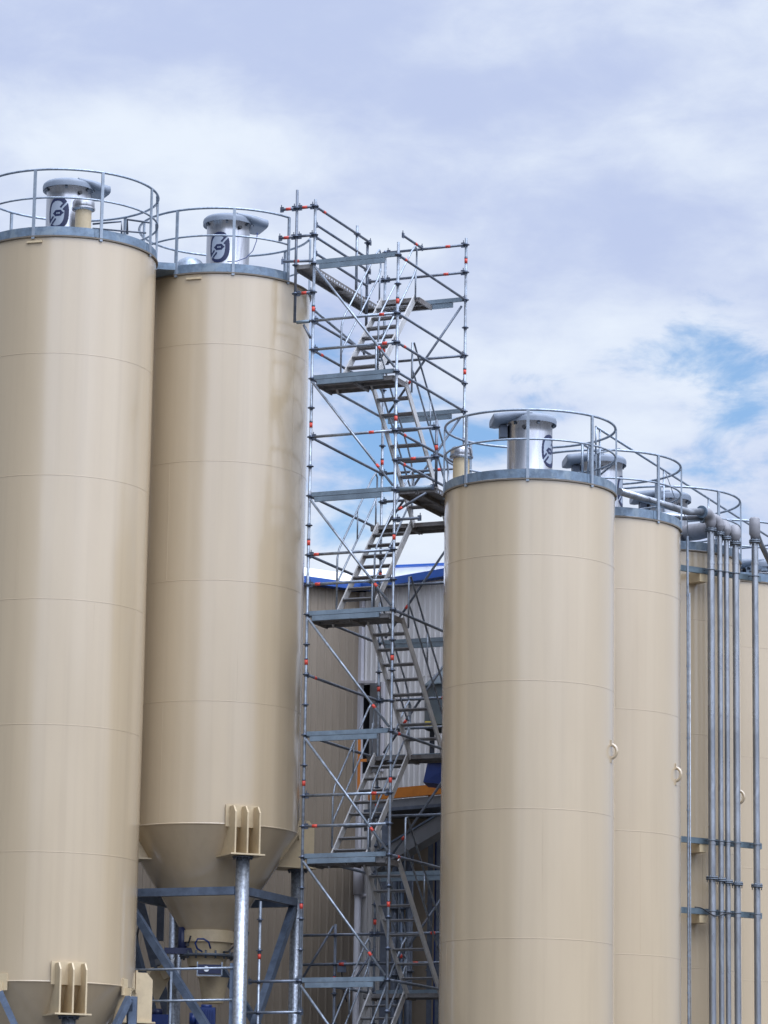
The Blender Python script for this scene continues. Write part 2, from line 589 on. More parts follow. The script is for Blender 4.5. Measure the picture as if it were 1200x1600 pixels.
    for phi, big in brackets:
        d = around(c, phi)
        t = Vector((0, 0, 1)).cross(d)
        zc = Vector((c[0], c[1], 0))
        bm_ = MB()
        wv, hv, dep = (.255, .80, .30) if big else (.20, .62, .26)
        zbk = zb + (.30 if big else .10)
        zlo = zbk - hv
        bm_.box(zc + d * (r + .012) + Vector((0, 0, (zbk + zb) / 2 - .02)), t * (wv + .03), d * .014, (0, 0, (zbk - zb) / 2 + .03))
        for k in (-1, 0, 1):
            cc = zc + t * (k * (wv - .045))
            i0 = r - (.9 if k else .9)
            a, b = cc + d * (r + .0), cc + d * (r + dep)
            th = t * .013
            inner = cc + d * (r - .52)
            p = [inner + Vector((0, 0, zlo)), b + Vector((0, 0, zlo)), b + Vector((0, 0, zbk - .13)), b - d * .10 + Vector((0, 0, zbk - .02)), cc + d * (r + .02) + Vector((0, 0, zbk - .02)), cc + d * (r - .02) + Vector((0, 0, zb))]
            o = len(bm_.v)
            np_ = len(p)
            bm_.v += [tuple(q - th) for q in p] + [tuple(q + th) for q in p]
            bm_.face([o + i for i in range(np_)][::-1])
            bm_.face([o + np_ + i for i in range(np_)])
            for i in range(np_):
                j = (i + 1) % np_
                bm_.face([o + i, o + j, o + np_ + j, o + np_ + i])
        bk = bm_.build("leg_bracket", 'beige_plain', root)
        pl = MB()
        pl.box(zc + d * (r - .06) + Vector((0, 0, zlo - .013)), t * (wv + .04), d * (dep + .10), (0, 0, .013))
        pl.build("base_plate", 'beige_plain', bk)
        fl = MB()
        lc = zc + d * (r + .10)
        fl.cyl(lc, .17, zlo - .055, zlo - .028, 20)
        for k in range(8):
            a = k * math.pi / 4
            fl.cyl(lc + Vector((math.cos(a) * .14, math.sin(a) * .14, 0)), .016, zlo - .085, zlo - .024, 6)
        fl.build("leg_flange", 'steel_dark', bk)
        if phi in legs:
            lm = MB()
            lm.cyl(lc, .112, 0, zlo - .05, 28)
            lm.cyl(lc, .2, 0.0, .04, 24)
            lm.build("leg", 'galv_leg', root)
    return root, dict(c=c, zt=zt, zb=zb, r=r, rr=rr)


# heights
ZA1, ZA2 = 7.606 + 1.6, 6.310 + 1.6
ZT_A = at(345, 423.5, SILO[2][1] - RA).z - .02
s1_seams = [ZA1 + k * HA for k in (-1, 0, 1, 2, 3)]
s2_seams = [ZA2 + k * HA for k in (1, 2, 3, 4)]


def stagger(zb, seams, zt, phis):
    e = [zb] + sorted(seams) + [zt]
    return [(phis[i % len(phis)], e[i], e[i + 1]) for i in range(len(e) - 1)]


ZB1, ZB2 = ZA1 - 2 * HA, ZA2
ZT1 = at(85, 366, SILO[1][1] - RA).z - .02
s1, d1 = silo(1, "largest looking beige silo, cut off by the left edge, its cone lowest", RA, ZB1, ZT1, s1_seams,
              (-104, -64, -22, 21, 65, 97), rails=((-180, 180),), cone=(1.65, .45),
              brackets=((16, True), (106, True), (196, True), (286, True)), lugs=(61, -24), legs=(16, 106, 196, 286),
              vseams=stagger(ZB1, s1_seams, ZT1, (-12, -40, 25, -25, 48, -52)), back_posts=(140, 180, 220))
s2, d2 = silo(2, "tall beige silo beside the scaffold with dark cone and round steel legs showing", RA, ZB2, ZT_A, s2_seams,
              (-68, -33, 5.5, 46), ring=(-180, 47), rails=((-260, 47),), cone=(1.66, .42),
              brackets=((20, True), (110, True), (200, True), (290, True)), legs=(20, 110, 200, 290),
              vseams=stagger(ZB2, s2_seams, ZT_A, (-34, 15, -34, 55, -50)), back_posts=(100, 135, 175, 215))
ZR = 11.94 * KB + 1.6
b_seams = [8.607 * KB + 1.6 + k * HB for k in (-4, -3, -2, -1, 0, 1)]
row_common = dict(r=RB, zb=0.0, zt=ZR, seams=b_seams)
P8 = (-135, -92, -47, -1.5, 45, 88, 135, 180)
s3, d3 = silo(3, "beige silo just right of the scaffold, nearest of the receding right row", posts=P8,
              vseams=stagger(0, b_seams, ZR, (-20, 30, -65, 10, 70, -40, 38)), lug=(72, 8.98, .11), **row_common)
s4, d4 = silo(4, "second beige silo of the right row, half hidden behind the full front one", posts=P8,
              vseams=stagger(0, b_seams, ZR, (20, 60, 40, 30, 8, 12, 45)), lug=(68, 8.98, .11), **row_common)
s5, d5 = silo(5, "third beige silo of the right row, behind the four close steel pipes", posts=P8,
              vseams=stagger(0, b_seams, ZR, (40, 60, 40, 30, 24, 55, 45)), lug=(74, 8.98, .11), **row_common)
s6, d6 = silo(6, "farthest beige silo, at the right edge behind the lone steel pipe", posts=P8,
              vseams=stagger(0, b_seams, ZR, (20, -20, -10, 0, 24, -30, 10)), **row_common)
for i, (phi, y) in enumerate(((-21, 377), )):
    c = SILO[1]
    d = around(c, phi)
    t = Vector((0, 0, 1)).cross(d)
    MB().box(Vector((c[0], c[1], ZT1 - .10)) + d * (RA + .012), t * .13, d * .014, (0, 0, .016)).build("stiffener_strip", 'beige_plain', s1)
c = SILO[2]
d = around(c, -20)
t = Vector((0, 0, 1)).cross(d)
MB().box(Vector((c[0], c[1], ZT_A - .10)) + d * (RA + .012), t * .13, d * .014, (0, 0, .016)).build("stiffener_strip", 'beige_plain', s2)

# horizontal ring beams and diagonals between the legs
def leg_xy(idx, phi):
    c = SILO[idx]
    v = Vector((c[0], c[1], 0)) + around(c, phi) * (RA + .10)
    return v


zb2 = at(374, 1391, 56.0).z
for a, b in ((20, 290), (20, 110), (110, 200), (200, 290)):
    p, q = leg_xy(2, a), leg_xy(2, b)
    u = (q - p).normalized()
    bm_ = MB().beam(p + u * .11 + Vector((0, 0, zb2)), q - u * .11 + Vector((0, 0, zb2)), .12, .13)
    bm_.build("ring_beam", 'frame_steel', s2)
    bm_ = MB().beam(q - u * .16 + Vector((0, 0, zb2 - .10)), p + u * .16 + Vector((0, 0, zb2 - 2.75)), .12, .12)
    bm_.build("diagonal_brace", 'frame_steel', s2)
zb1 = ZB1 - .75
for a, b in ((-24, 16), (61, 16), (61, 106)):
    p, q = leg_xy(1, a), leg_xy(1, b)
    u = (q - p).normalized()
    MB().beam(p + Vector((0, 0, ZB1 - .18)), q - u * .12 + Vector((0, 0, ZB1 - 2.1)), .10, .10).build("diagonal_brace", 'frame_steel', s1)
p = leg_xy(1, 66)
MB().beam(p + Vector((0, 0, 0)), p + Vector((0, 0, ZB1 - .16)), .13, .13, up=(0, 1, 0)).build("column", 'frame_steel', s1)


# ------------------------------------------------------------------ dust filters on the roofs
def emblem_inside(x, y):
    W_, H_ = .185, .270
    u, v = x / W_, y / H_
    if abs(u) ** 2.5 + abs(v) ** 2.5 > 1:
        return 0
    hole = abs((u + .12) / .70) ** 2.5 + abs((v + .0) / .79) ** 2.5 < 1
    s = x * .66 + y * .75
    d = -x * .75 + y * .66
    hx, hy = abs(x) / .062, abs(y) / .050
    if max(hy, hx * .62 + hy * .5) < 1:
        return 0 if (abs(x) < .030 and abs(y) < .016) and abs(x) > .004 else 1
    if abs(s) > .085 and abs(d) < .015:
        return 0
    if abs(s) > .095 and abs(d) < .048 and not (abs(s) > .2 and hole):
        return 1
    return 0 if hole else 1


def dust_filter(label, pos, ztop, zbase, em, ext, r=.37, box=True):
    c = (pos[0], pos[1])
    root = thing("dust_filter", label, "dust filter", (c[0], c[1], zbase), "stainless dust filters on the silo roofs")
    zc = Vector((c[0], c[1], 0))
    b = MB()
    pr = [(r, zbase), (r, zbase + .32), (r + .004, zbase + .33), (r, zbase + .34), (r, ztop - .2)]
    pr += [(r, ztop - .05), (r + .02, ztop - .03), (r + .02, ztop)]
    b.lathe(pr, (c[0], c[1], 0), 64)
    b.build("housing", 'stainless', root)
    for k in range(6):
        d = around(c, em + 20 + k * 60)
        cl = MB()
        t = Vector((0, 0, 1)).cross(d)
        cl.box(zc + d * (r + .014) + Vector((0, 0, ztop - .035)), t * .02, d * .012, (0, 0, .045))
        cl.build("latch", 'flange', root)
    kb = MB()
    dk_ = around(c, em + 55 if em < 60 else em - 75)
    kb.disc(zc + dk_ * (r + .02) + Vector((0, 0, ztop - .14)), dk_, .032, .05, 12)
    kb.build("knob", 'black', root)
    h = MB()
    R0 = r + .065
    h.lathe([(r + .005, ztop + .004), (R0, ztop - .036)], (c[0], c[1], 0), 56)
    h.lathe([(R0, ztop - .036), (R0 + .004, ztop + .03), (R0 - .006, ztop + .066), (R0 - .034, ztop + .094), (R0 - .09, ztop + .110), (R0 - .2, ztop + .118), (.01, ztop + .122)], (c[0], c[1], 0), 56)
    hood = h.build("hood", 'hood', root)
    # blower cowl sticking out on one side
    d = around(c, ext)
    t = Vector((0, 0, 1)).cross(d)
    e = MB()
    st = [(.02, .42, .05, .122), (R0 - .18, .41, .0, .122), (R0 - .04, .36, -.035, .125), (R0 + .12, .315, -.06, .108), (R0 + .19, .30, -.055, .100), (R0 + .20, .285, -.04, .08)]
    o = 0
    nn = 12
    for (x, wd, lo, hi) in st:
        for k in range(nn):
            a = 2 * math.pi * k / nn
            ca, sa = math.cos(a), math.sin(a)
            sx = math.copysign(abs(ca) ** .45, ca) * wd
            sz = (lo + hi) / 2 + math.copysign(abs(sa) ** .45, sa) * (hi - lo) / 2
            e.v.append(tuple(zc + d * x + t * sx + Vector((0, 0, ztop + sz))))
    for i in range(len(st) - 1):
        for k in range(nn):
            k2 = (k + 1) % nn
            e.face([i * nn + k, i * nn + k2, (i + 1) * nn + k2, (i + 1) * nn + k], True)
    e.face([(len(st) - 1) * nn + k for k in range(nn)])
    e.build("blower_cowl", 'hood', hood)
    bx = MB()
    if box:
      bx.box(zc + d * (r + .07) + Vector((0, 0, ztop - .16)), t * .10, d * .06, (0, 0, .10))
      bx.build("control_box", 'steel_dark', root)
    if em is not None:
        g_ = MB()
        nx, nz_ = 84, 116
        zc_e = ztop - .50
        da = around(c, em)
        for i in range(nx):
            for j in range(nz_):
                x = -.19 + .38 * (i + .5) / nx
                y = -.275 + .55 * (j + .5) / nz_
                if emblem_inside(x, y) == 1:
                    q = []
                    for (ii, jj) in ((i, j), (i + 1, j), (i + 1, j + 1), (i, j + 1)):
                        xx = -.19 + .38 * ii / nx
                        yy = -.275 + .55 * jj / nz_
                        dd = around(c, em + math.degrees(xx / r))
                        q.append(tuple(zc + dd * (r + .005) + Vector((0, 0, zc_e + yy))))
                    o = len(g_.v)
                    g_.v += q
                    g_.face([o, o + 1, o + 2, o + 3])
        g_.build("emblem", 'navy', root)
        # the silver field behind it
        s_ = MB()
        n1 = 20
        for j in range(24):
            v0, v1 = -1 + 2 * j / 24, -1 + 2 * (j + 1) / 24
            for i in range(n1):
                quad = []
                for (ii, vv) in ((i, v0), (i + 1, v0), (i + 1, v1), (i, v1)):
                    wd = .178 * max(0.0, 1 - abs(vv) ** 2.5) ** .4
                    xx = -wd + 2 * wd * ii / n1
                    dd = around(c, em + math.degrees(xx / r))
                    quad.append(tuple(zc + dd * (r + .0025) + Vector((0, 0, zc_e + vv * .262))))
                o = len(s_.v)
                s_.v += quad
                s_.face([o, o + 1, o + 2, o + 3], True)
        s_.build("emblem_field", 'silver', root)
    return root


def roof_pos(px, py, Y):
    v = at(px, py, Y)
    return (v.x, v.y), v.z


fp, fz = roof_pos(108, 297, 55.3)
dust_filter("stainless dust filter on the left edge silo, round navy emblem facing left", fp, fz, ZT1 + .05, -27, 110, box=False)
fp, fz = roof_pos(357, 351, 57.3)
dust_filter("stainless dust filter with a dangling cable on the silo left of the scaffold", fp, fz, ZT_A + .05, -24, 108, box=False)
cb = MB()
fv = Vector((fp[0], fp[1], 0))
cpts = [at(402, 364, 57.1), at(401, 376, 57.0), at(395, 392, 56.95), at(384, 403, 56.9), at(370, 408, 56.87), at(355, 409, 56.86)]
tag(cb.tube(cpts, .008, 6).build("cable", 'blue_paint'), "thin blue cable dangling from the hood of a stainless dust filter", "cable")
fp, fz = roof_pos(828, 662, 56.6 * KB)
dust_filter("stainless dust filter on the nearest right silo, its cowl pointing left", fp, fz, ZR + .05, 61, -82)
fp, fz = roof_pos(939, 725, 59.6 * KB)
dust_filter("stainless dust filter half hidden behind the rail of the first right silo", fp, fz, ZR + .05, 78, -80)
fp, fz = roof_pos(1042, 782, 62.5 * KB)
dust_filter("grey hooded dust filter behind the sloping pipe over the second right silo", fp, fz, ZR + .05, 110, -80)
fp, fz = roof_pos(1190, 880, 65.6 * KB)
dust_filter("dust filter at the right edge behind the lone pipe", fp, fz - .1, ZR + .05, 120, -80)


def vent(label, px, ytop, ybot, Y, rp, rc, zbase):
    p = at(px, ytop, Y)
    root = thing("vent_pipe", label, "vent pipe", (p.x, p.y, zbase), "beige vent pipes with steel caps")
    MB().lathe([(rp, zbase), (rp, p.z - .14)], (p.x, p.y, 0), 32).build("pipe", 'beige_plain', root)
    k = MB()
    z = p.z
    k.lathe([(rp, z - .19), (rc - .01, z - .17), (rc, z - .155), (rc, z - .05), (rc - .012, z - .02), (rc - .03, z), (.01, z + .012)], (p.x, p.y, 0), 32)
    k.lathe([(rc + .012, z - .165), (rc + .012, z - .14)], (p.x, p.y, 0), 32)
    k.build("cap", 'stainless', root)
    return root


vent("beige vent pipe with stainless cap in front of the left edge filter", 131, 313, 355, 54.7, .135, .182, ZT1 + .02)
vent("beige vent pipe with stainless cap at the left rail of the front right silo", 721, 700, 740, 56.5 * KB, .135, .182, ZR + .02)
vd = MB()
p = at(297, 408, 57.2)
vd.lathe([(.26, ZT_A + .1), (.25, p.z - .08), (.19, p.z), (.1, p.z + .05), (.01, p.z + .065)], (p.x, p.y, 0), 32)
tag(vd.build("roof_hatch", 'galv'), "grey dome hatch beside the filter on the silo left of the scaffold", "hatch")

# gangway between the two left silos
gw = thing("gangway", "short galvanised gangway with handrails bridging the two left silos", "gangway", (-4.0, 56.4, ZT1), None)
pa = Vector((*SILO[1], 0)) + around(SILO[1], 100) * (RA - .05)
pb = Vector((*SILO[2], 0)) + around(SILO[2], -72) * (RA - .05)
u = (pb - pa).normalized()
n_ = Vector((-u.y, u.x, 0))
MB().box((pa + pb) / 2 + Vector((0, 0, ZT1 + .05)), (pb - pa) / 2, n_ * .4, (0, 0, .06)).build("deck", 'galv_band', gw)
rl = MB()
ga = Vector((*SILO[1], 0)) + around(SILO[1], 82) * (RA - .01)
gb = Vector((*SILO[2], 0)) + around(SILO[2], -52) * (RA - .01)
for h in (.64, 1.12):
    rl.tube([ga + Vector((0, 0, ZT1 + h)), gb + Vector((0, 0, ZT_A + h))], .02, 8)
ho = rl.build("handrail", 'galv', gw)
MB().box(gb + Vector((0, 0, ZT_A + .55)), u * .025, n_ * .014, (0, 0, .57)).build("post", 'galv', ho)

# low pipe stubs behind the left silo's rail
lo = MB()
q = [at(188, 352, 56.2), at(201, 342, 56.2), at(226, 352, 56.0), at(238, 362, 55.9)]
lo.tube([at(145, 350, 56.3), at(190, 346, 56.2), at(190, 366, 56.2)], .018, 8)
lo.tube([at(199, 366, 56.1), at(199, 343, 56.1), at(235, 348, 55.9), at(235, 372, 55.9)], .02, 8)
lo.tube([at(145, 357, 56.3), at(228, 364, 56.0)], .016, 8)
tag(lo.build("pipe_railing", 'tube_dark'), "low pipe railing behind the kick plate of the left edge silo", "railing")

# ------------------------------------------------------------------ stair scaffold tower
LF = Vector((-1.2402, 56.1477, 0))
ANG = 0.4028
E1 = Vector((math.cos(ANG), -math.sin(ANG), 0))
E2 = Vector((math.sin(ANG), math.cos(ANG), 0))
TW, TD = 1.534, 3.047
Z0 = 16.7934 + 1.6


def zk(k):
    return Z0 - .5 * k


def T(a, b, k, dz=0.0):
    return LF + E1 * a + E2 * b + Vector((0, 0, zk(k) + dz))


tower = thing("stair_tower", "tall open steel scaffold stair tower with red banded tubes between the silos", "scaffold tower", LF + E1 * TW / 2 + E2 * TD / 2)
UP = Vector((0, 0, 1))


def rosette(mb, p):
    mb.tube([p - UP * .006, p + UP * .006], .062, 10, True, 'collar')
    mb.tube([p - UP * .035, p + UP * .03], .031, 10, True, 'collar')


def standard(a, b, ktop, kbot, mat_='tube', bands=True, dz=.1, off=3.6):
    mb = MB()
    mb.mi(mat_)
    top = T(a, b, ktop, dz)
    bot = T(a, b, kbot)
    if kbot >= 36:
        bot = Vector((top.x, top.y, 0.0))
        mb.box(bot + UP * .006, (.08, 0, 0), (0, .08, 0), (0, 0, .006), 'collar')
    mb.tube([bot, top], .0242, 12, True, mat_)
    k = math.ceil(ktop - dz * 2)
    while zk(k) > bot.z + .1 and k < 37:
        rosette(mb, T(a, b, k))
        k += 1
    if bands:
        k = off
        while zk(k) > bot.z + .3:
            if k > ktop:
                p = T(a, b, k)
                mb.tube([p - UP * .04, p + UP * .045], .0275, 12, True, 'red')
                mb.tube([p + UP * .045, p + UP * .075], .029, 12, True, 'collar')
            k += 4
    return mb.build("standard", None, tower)


standard(0, 0, 0, 37, dz=.12)
standard(TW, 0, 2, 37, dz=.22)
standard(0, TD, 0, 37, dz=.04)
standard(TW, TD, 0, 37, dz=.12, off=.6)


def ledger(p, q, m='tube', band=None, r=.0242, name="ledger", head=True, bw=.045):
    mb = MB()
    mb.mi(m)
    p, q = Vector(p), Vector(q)
    d = (q - p).normalized()
    mb.tube([p + d * .06, q - d * .06], r, 10, True, m)
    if head:
        for e, s in ((p, 1), (q, -1)):
            mb.box(e + d * s * .062, d * .03, d.cross(UP).normalized() * .014, UP * .045, 'collar')
            mb.box(e + d * s * .05 + UP * .05, d * .006, d.cross(UP).normalized() * .006, UP * .035, 'collar')
    if band is not None:
        b = p.lerp(q, band)
        mb.tube([b - d * bw, b + d * bw], r + .003, 10, True, 'red')
    return mb.build(name, None, tower)


def brace(p, q, m='tube', band=.80):
    return ledger(p, q, m, band, .0215, "brace", False, .036)


fm = 'tube'
# front and back ledgers
for k, bnd in ((4, .82), (5, .86), (8, .72), (12, .1), (13, .12), (20, .82), (21, .14), (28, .8), (29, .2)):
    ledger(T(0, 0, k), T(TW, 0, k), 'tube', bnd)
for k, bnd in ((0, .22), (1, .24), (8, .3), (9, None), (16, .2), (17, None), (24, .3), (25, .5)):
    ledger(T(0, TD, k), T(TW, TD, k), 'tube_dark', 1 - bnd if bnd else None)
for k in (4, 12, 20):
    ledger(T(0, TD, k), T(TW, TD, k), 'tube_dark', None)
# side ledgers
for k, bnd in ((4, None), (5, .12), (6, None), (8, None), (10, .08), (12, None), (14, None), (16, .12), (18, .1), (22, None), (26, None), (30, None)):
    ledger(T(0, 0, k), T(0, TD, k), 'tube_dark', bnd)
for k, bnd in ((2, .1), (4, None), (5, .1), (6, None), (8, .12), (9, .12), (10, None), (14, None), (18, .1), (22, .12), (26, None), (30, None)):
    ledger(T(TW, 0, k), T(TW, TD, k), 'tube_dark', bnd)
# diagonals: front and back faces
for k in (2, 6, 10, 14, 18, 22, 26, 30):
    brace(T(.0, -.045, k, -.03), T(TW + .02, -.045, k + 4, .02), 'tube', .80)
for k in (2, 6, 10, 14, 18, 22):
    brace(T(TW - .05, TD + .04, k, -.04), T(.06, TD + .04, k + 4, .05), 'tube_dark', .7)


# transoms, deck edges and decks
def edge_board(b, k, front=True):
    s = -1 if front else 1
    mb = MB()
    mb.beam(T(.045, b, k, .015), T(TW - .045, b, k, .015), .05, .072)
    mb.beam(T(.10, b + s * .006, k, -.070), T(TW - .24, b + s * .006, k, -.070), .04, .082)
    return mb.build("deck_edge", 'board', tower)


for k in (2, 6, 10, 14, 18, 22, 26, 30):
    edge_board(0, k)
for k in (2, 6, 10, 14, 18, 22, 26):
    edge_board(TD, k, False)


def deck(a0, a1, b0, b1, k, dz=-.06, along='b', holes=False):
    mb = MB()
    mb.box((T(a0, b0, k, dz) + T(a1, b1, k, dz)) / 2, E1 * (a1 - a0) / 2, E2 * (b1 - b0) / 2, UP * .011)
    c0, c1 = T(a0, b0, k, dz), T(a1, b1, k, dz)
    # folded lips and a stiffening rib under the sheet
    for a in (a0 + .012, a1 - .012):
        mb.beam(T(a, b0 + .01, k, dz - .045), T(a, b1 - .01, k, dz - .045), .022, .068)
    for b in (b0 + .015, (b0 + b1) / 2, b1 - .015):
        mb.beam(T(a0 + .025, b, k, dz - .035), T(a1 - .025, b, k, dz - .035), .026, .046)
    if holes:
        n = int((b1 - b0) / .11)
        for i in range(n):
            for a in (a0 - .0005, a1 + .0005):
                mb.disc(T(a, b0 + .08 + i * .11, k, dz - .045), E1, .018, .004, 8, 'hole')
    return mb


M['hole'] = mat("pale_punched_hole", (0.62, 0.66, 0.72), 0.6)


def make_deck(a0, a1, b0, b1, k, dz=-.06, holes=False):
    mb = MB()
    mb.mi('deck')
    src = deck(a0, a1, b0, b1, k, dz)
    mb.v, mb.f, mb.s, mb.m = src.v, src.f, src.s, [0] * len(src.f)
    if holes:
        n = int((b1 - b0) / .11)
        for i in range(n):
            for a in (a0 - .0005, a1 + .0005):
                mb.disc(T(a, b0 + .08 + i * .11, k, dz - .045), E1, .018, .004, 8, 'hole')
    return mb.build("deck", None, tower)


for k in (6, 14, 22, 30):
    make_deck(.06, TW / 2 - .01, .03, .68, k)
    make_deck(TW / 2 + .01, TW - .06, .03, .60, k)
make_deck(.12, .92, TD - .62, TD - .03, 2)
for k in (10, 18, 26):
    make_deck(.06, TW / 2 - .01, TD - .62, TD - .03, k)
    make_deck(TW / 2 + .01, TW - .06, TD - .62, TD - .03, k)


# stair flights
def flight(a0, a1, b0, k0, b1, k1):
    """from the front landing (b0, k0) to the back landing (b1, k1)"""
    fl = MB()
    p0, p1 = T(0, b0, k0), T(0, b1, k1)
    root = bpy.data.objects.new("stair_flight", None)
    root.empty_display_size = .1
    col.objects.link(root)
    root.parent = tower
    mid = (T(a0, b0, k0) + T(a1, b1, k1)) / 2
    root.location = mid - tower.location
    rising = k1 < k0
    for a in (a0, a1):
        mb = MB()
        lo_, hi_ = T(a, b0, k0), T(a, b1, k1)
        d = (hi_ - lo_).normalized()
        mb.beam(lo_ - d * .04 - UP * .06, hi_ + d * .04 - UP * .06, .026, .125, UP)
        mb.build("stringer", 'alu', root)
    nst = 9
    for i in range(1, nst):
        t = i / nst
        c = T((a0 + a1) / 2, b0 + (b1 - b0) * t, k0 + (k1 - k0) * t, -.03)
        mb = MB()
        mb.box(c, E1 * ((a1 - a0) / 2 - .018), E2 * .075, UP * .007, 'alu_dark')
        mb.box(c - UP * .011, E1 * ((a1 - a0) / 2 - .02), E2 * .071, UP * .004, 'deck')  # dark plate added below, so the tread's underside looks shaded
        mb.box(c + E2 * (.068 if rising else .068) - UP * .020, E1 * ((a1 - a0) / 2 - .018), E2 * .006, UP * .010, 'alu_dark')
        mb.build("tread", None, root)
    for a in (a0 - .03, a1 + .03):
        mb = MB()
        lo_, hi_ = (b0, k0), (b1, k1)

        def S(t, h):
            return T(a, b0 + (b1 - b0) * t, k0 + (k1 - k0) * t, h)
        s = .30 if rising else .28
        pts = [S(.10, .02), S(.10, .88), S(.14, .98), S(.88, .98), S(.96, .94), S(1.0, .80), S(1.0, .50), S(.92, .45), S(.14, .45), S(.10, .42)]
        mb.tube(pts, .017, 8)
        mb.tube([S(.55, .45), S(.55, .98)], .013, 8)
        mb.tube([S(.98, -.04), S(.98, .56)], .015, 8)
        mb.build("handrail", 'tube', root)


for k in (6, 14, 22, 30):
    flight(.20, .82, .62, k, TD - .60, k - 4)
    if k < 30:
        flight(.86, 1.46, .58, k, TD - .60, k + 4)

# side walkway towards the left silo, on brackets
standard(-.34, 0, 0, 4, 'tube_dark', False, dz=.32)
make_deck(-.36, -.04, -.02, TD, 2, -.02, True)
ledger(T(-.68, 0, 0), T(-.34, 0, 0), 'tube_dark', .55)
ledger(T(-.34, 0, 0), T(0, 0, 0), 'tube_dark', .45)
ledger(T(-.70, 0, 1), T(-.34, 0, 1), 'tube_dark', .5)
ledger(T(-.34, 0, 1), T(0, 0, 1), 'tube_dark', None)
ledger(T(-.34, 0, 3), T(0, 0, 3), 'tube_dark', .5)
ledger(T(-.60, -.1, 2, .06), T(-.06, .25, 2, .12), 'tube_dark', .45)
ledger(T(-.36, 0, 4), T(0, 0, 4), 'board', None, r=.03, head=False)
brace(T(-.2, 0, 4), T(-.01, 0, 4.7), 'tube_dark', None)
for kk, b1, bnd in ((0, 2.42, .15), (.62, 2.30, None), (1.05, 2.42, .6), (1.62, 2.30, None)):
    ledger(T(0, 0, kk), T(0, b1, kk), 'tube_dark', bnd)
standard(0, 1.78, 0, 2, 'tube', False, dz=.15)
standard(-.05, 2.36, 0, 3, 'tube_dark', False, dz=.05)
ledger(T(-.36, TD, 1), T(0, TD, 1), 'tube_dark', None)
ledger(T(-.36, TD, 3.6), T(0, 0, 3.6), 'tube', None)
# loose cantilever ledger at the top right
ledger(T(.72, TD, 0), T(.72, TD - .98, 0), 'tube_dark', .35)
# walkway towards the right silo
standard(TW + .73, 0, 8, 10, 'tube_dark', True, dz=.12, off=8.7)
ledger(T(TW, 0, 8), T(TW + .73, 0, 8), 'tube_dark', None)
ledger(T(TW, 0, 9), T(TW + .73, 0, 9), 'tube_dark', .45)
ledger(T(TW, 0, 10), T(TW + .73, 0, 10), 'board', None, r=.035)
make_deck(TW + .05, TW + .38, .02, 1.9, 10, -.02, True)
make_deck(TW + .40, TW + .73, .02, 1.9, 10, -.02, True)
brace(T(TW + .62, 0, 10, -.06), T(TW, 0, 10.75), 'tube_dark', .82)
ledger(T(TW, .02, 11), T(TW + .5, .02, 11), 'tube_dark', None)
# low outrigger bay at the left foot and the back bay
standard(-.73, 0, 24, 37, 'tube', True, dz=.3, off=25.2)
ledger(T(-.95, 0, 26), T(0, 0, 26), 'tube_dark', None)
ledger(T(-1.0, 0, 27), T(.1, 0, 27), 'tube', None)
ledger(T(-.73, 0, 27.5), T(0, 0, 27.5), 'tube', .5)
standard(-.73, TD, 24, 37, 'tube_dark', True, dz=.18, off=25.5)
ledger(T(-1.5, TD, 24), T(0, TD, 24), 'tube_dark', None)
ledger(T(-1.5, TD, 25), T(0, TD, 25), 'tube_dark', .6)
ledger(T(TW, TD, 24), T(TW + 1.2, TD, 24), 'tube_dark', .2)
ledger(T(TW, TD, 25), T(TW + 1.2, TD, 25), 'tube_dark', None)
brace(T(-.73, TD, 23.6), T(-1.6, TD, 26.3), 'tube_dark', None)
brace(T(.05, TD, 24.3), T(-.7, TD, 26.6), 'tube_dark', None)

# ------------------------------------------------------------------ conveying pipes on the right
PU = Vector((.836, .548, 0))
PN = Vector((.548, -.836, 0))
PC = Vector((SILO[5][0], SILO[5][1], 0)) + PN * (RB + .40)
RP = .058
pipe_specs = [
    (1112, 802, "steel pipe nearest the second right silo, its pale elbow feeding the long sloping pipe", RP + .004),
    (1126, 808, "thinner steel pipe, second of the four close ones, behind the leftmost elbow", RP - .012),
    (1136.5, 815, "thinner steel pipe, third of the four close ones, shadowed between its neighbours", RP - .012),
    (1151, 823, "steel pipe on the right of the four close ones, with a large pale elbow", RP),
    (1181.5, 820, "lone steel pipe at the right edge with a pale barrel elbow", RP),
]
targets = [
    [at(1075, 800, 60.0 * KB), at(968, 768, 57.6 * KB)],
    [at(1066, 808, 60.6 * KB)],
    [at(1072, 833, 62.4 * KB)],
    [at(1125, 838, 63.6 * KB)],
    [at(1189, 850, 63.4 * KB), at(1208, 890, 63.6 * KB)],
]
elbow_r = [.098, .092, .092, .098, .098]
zlow = 0.0
pxyz = []
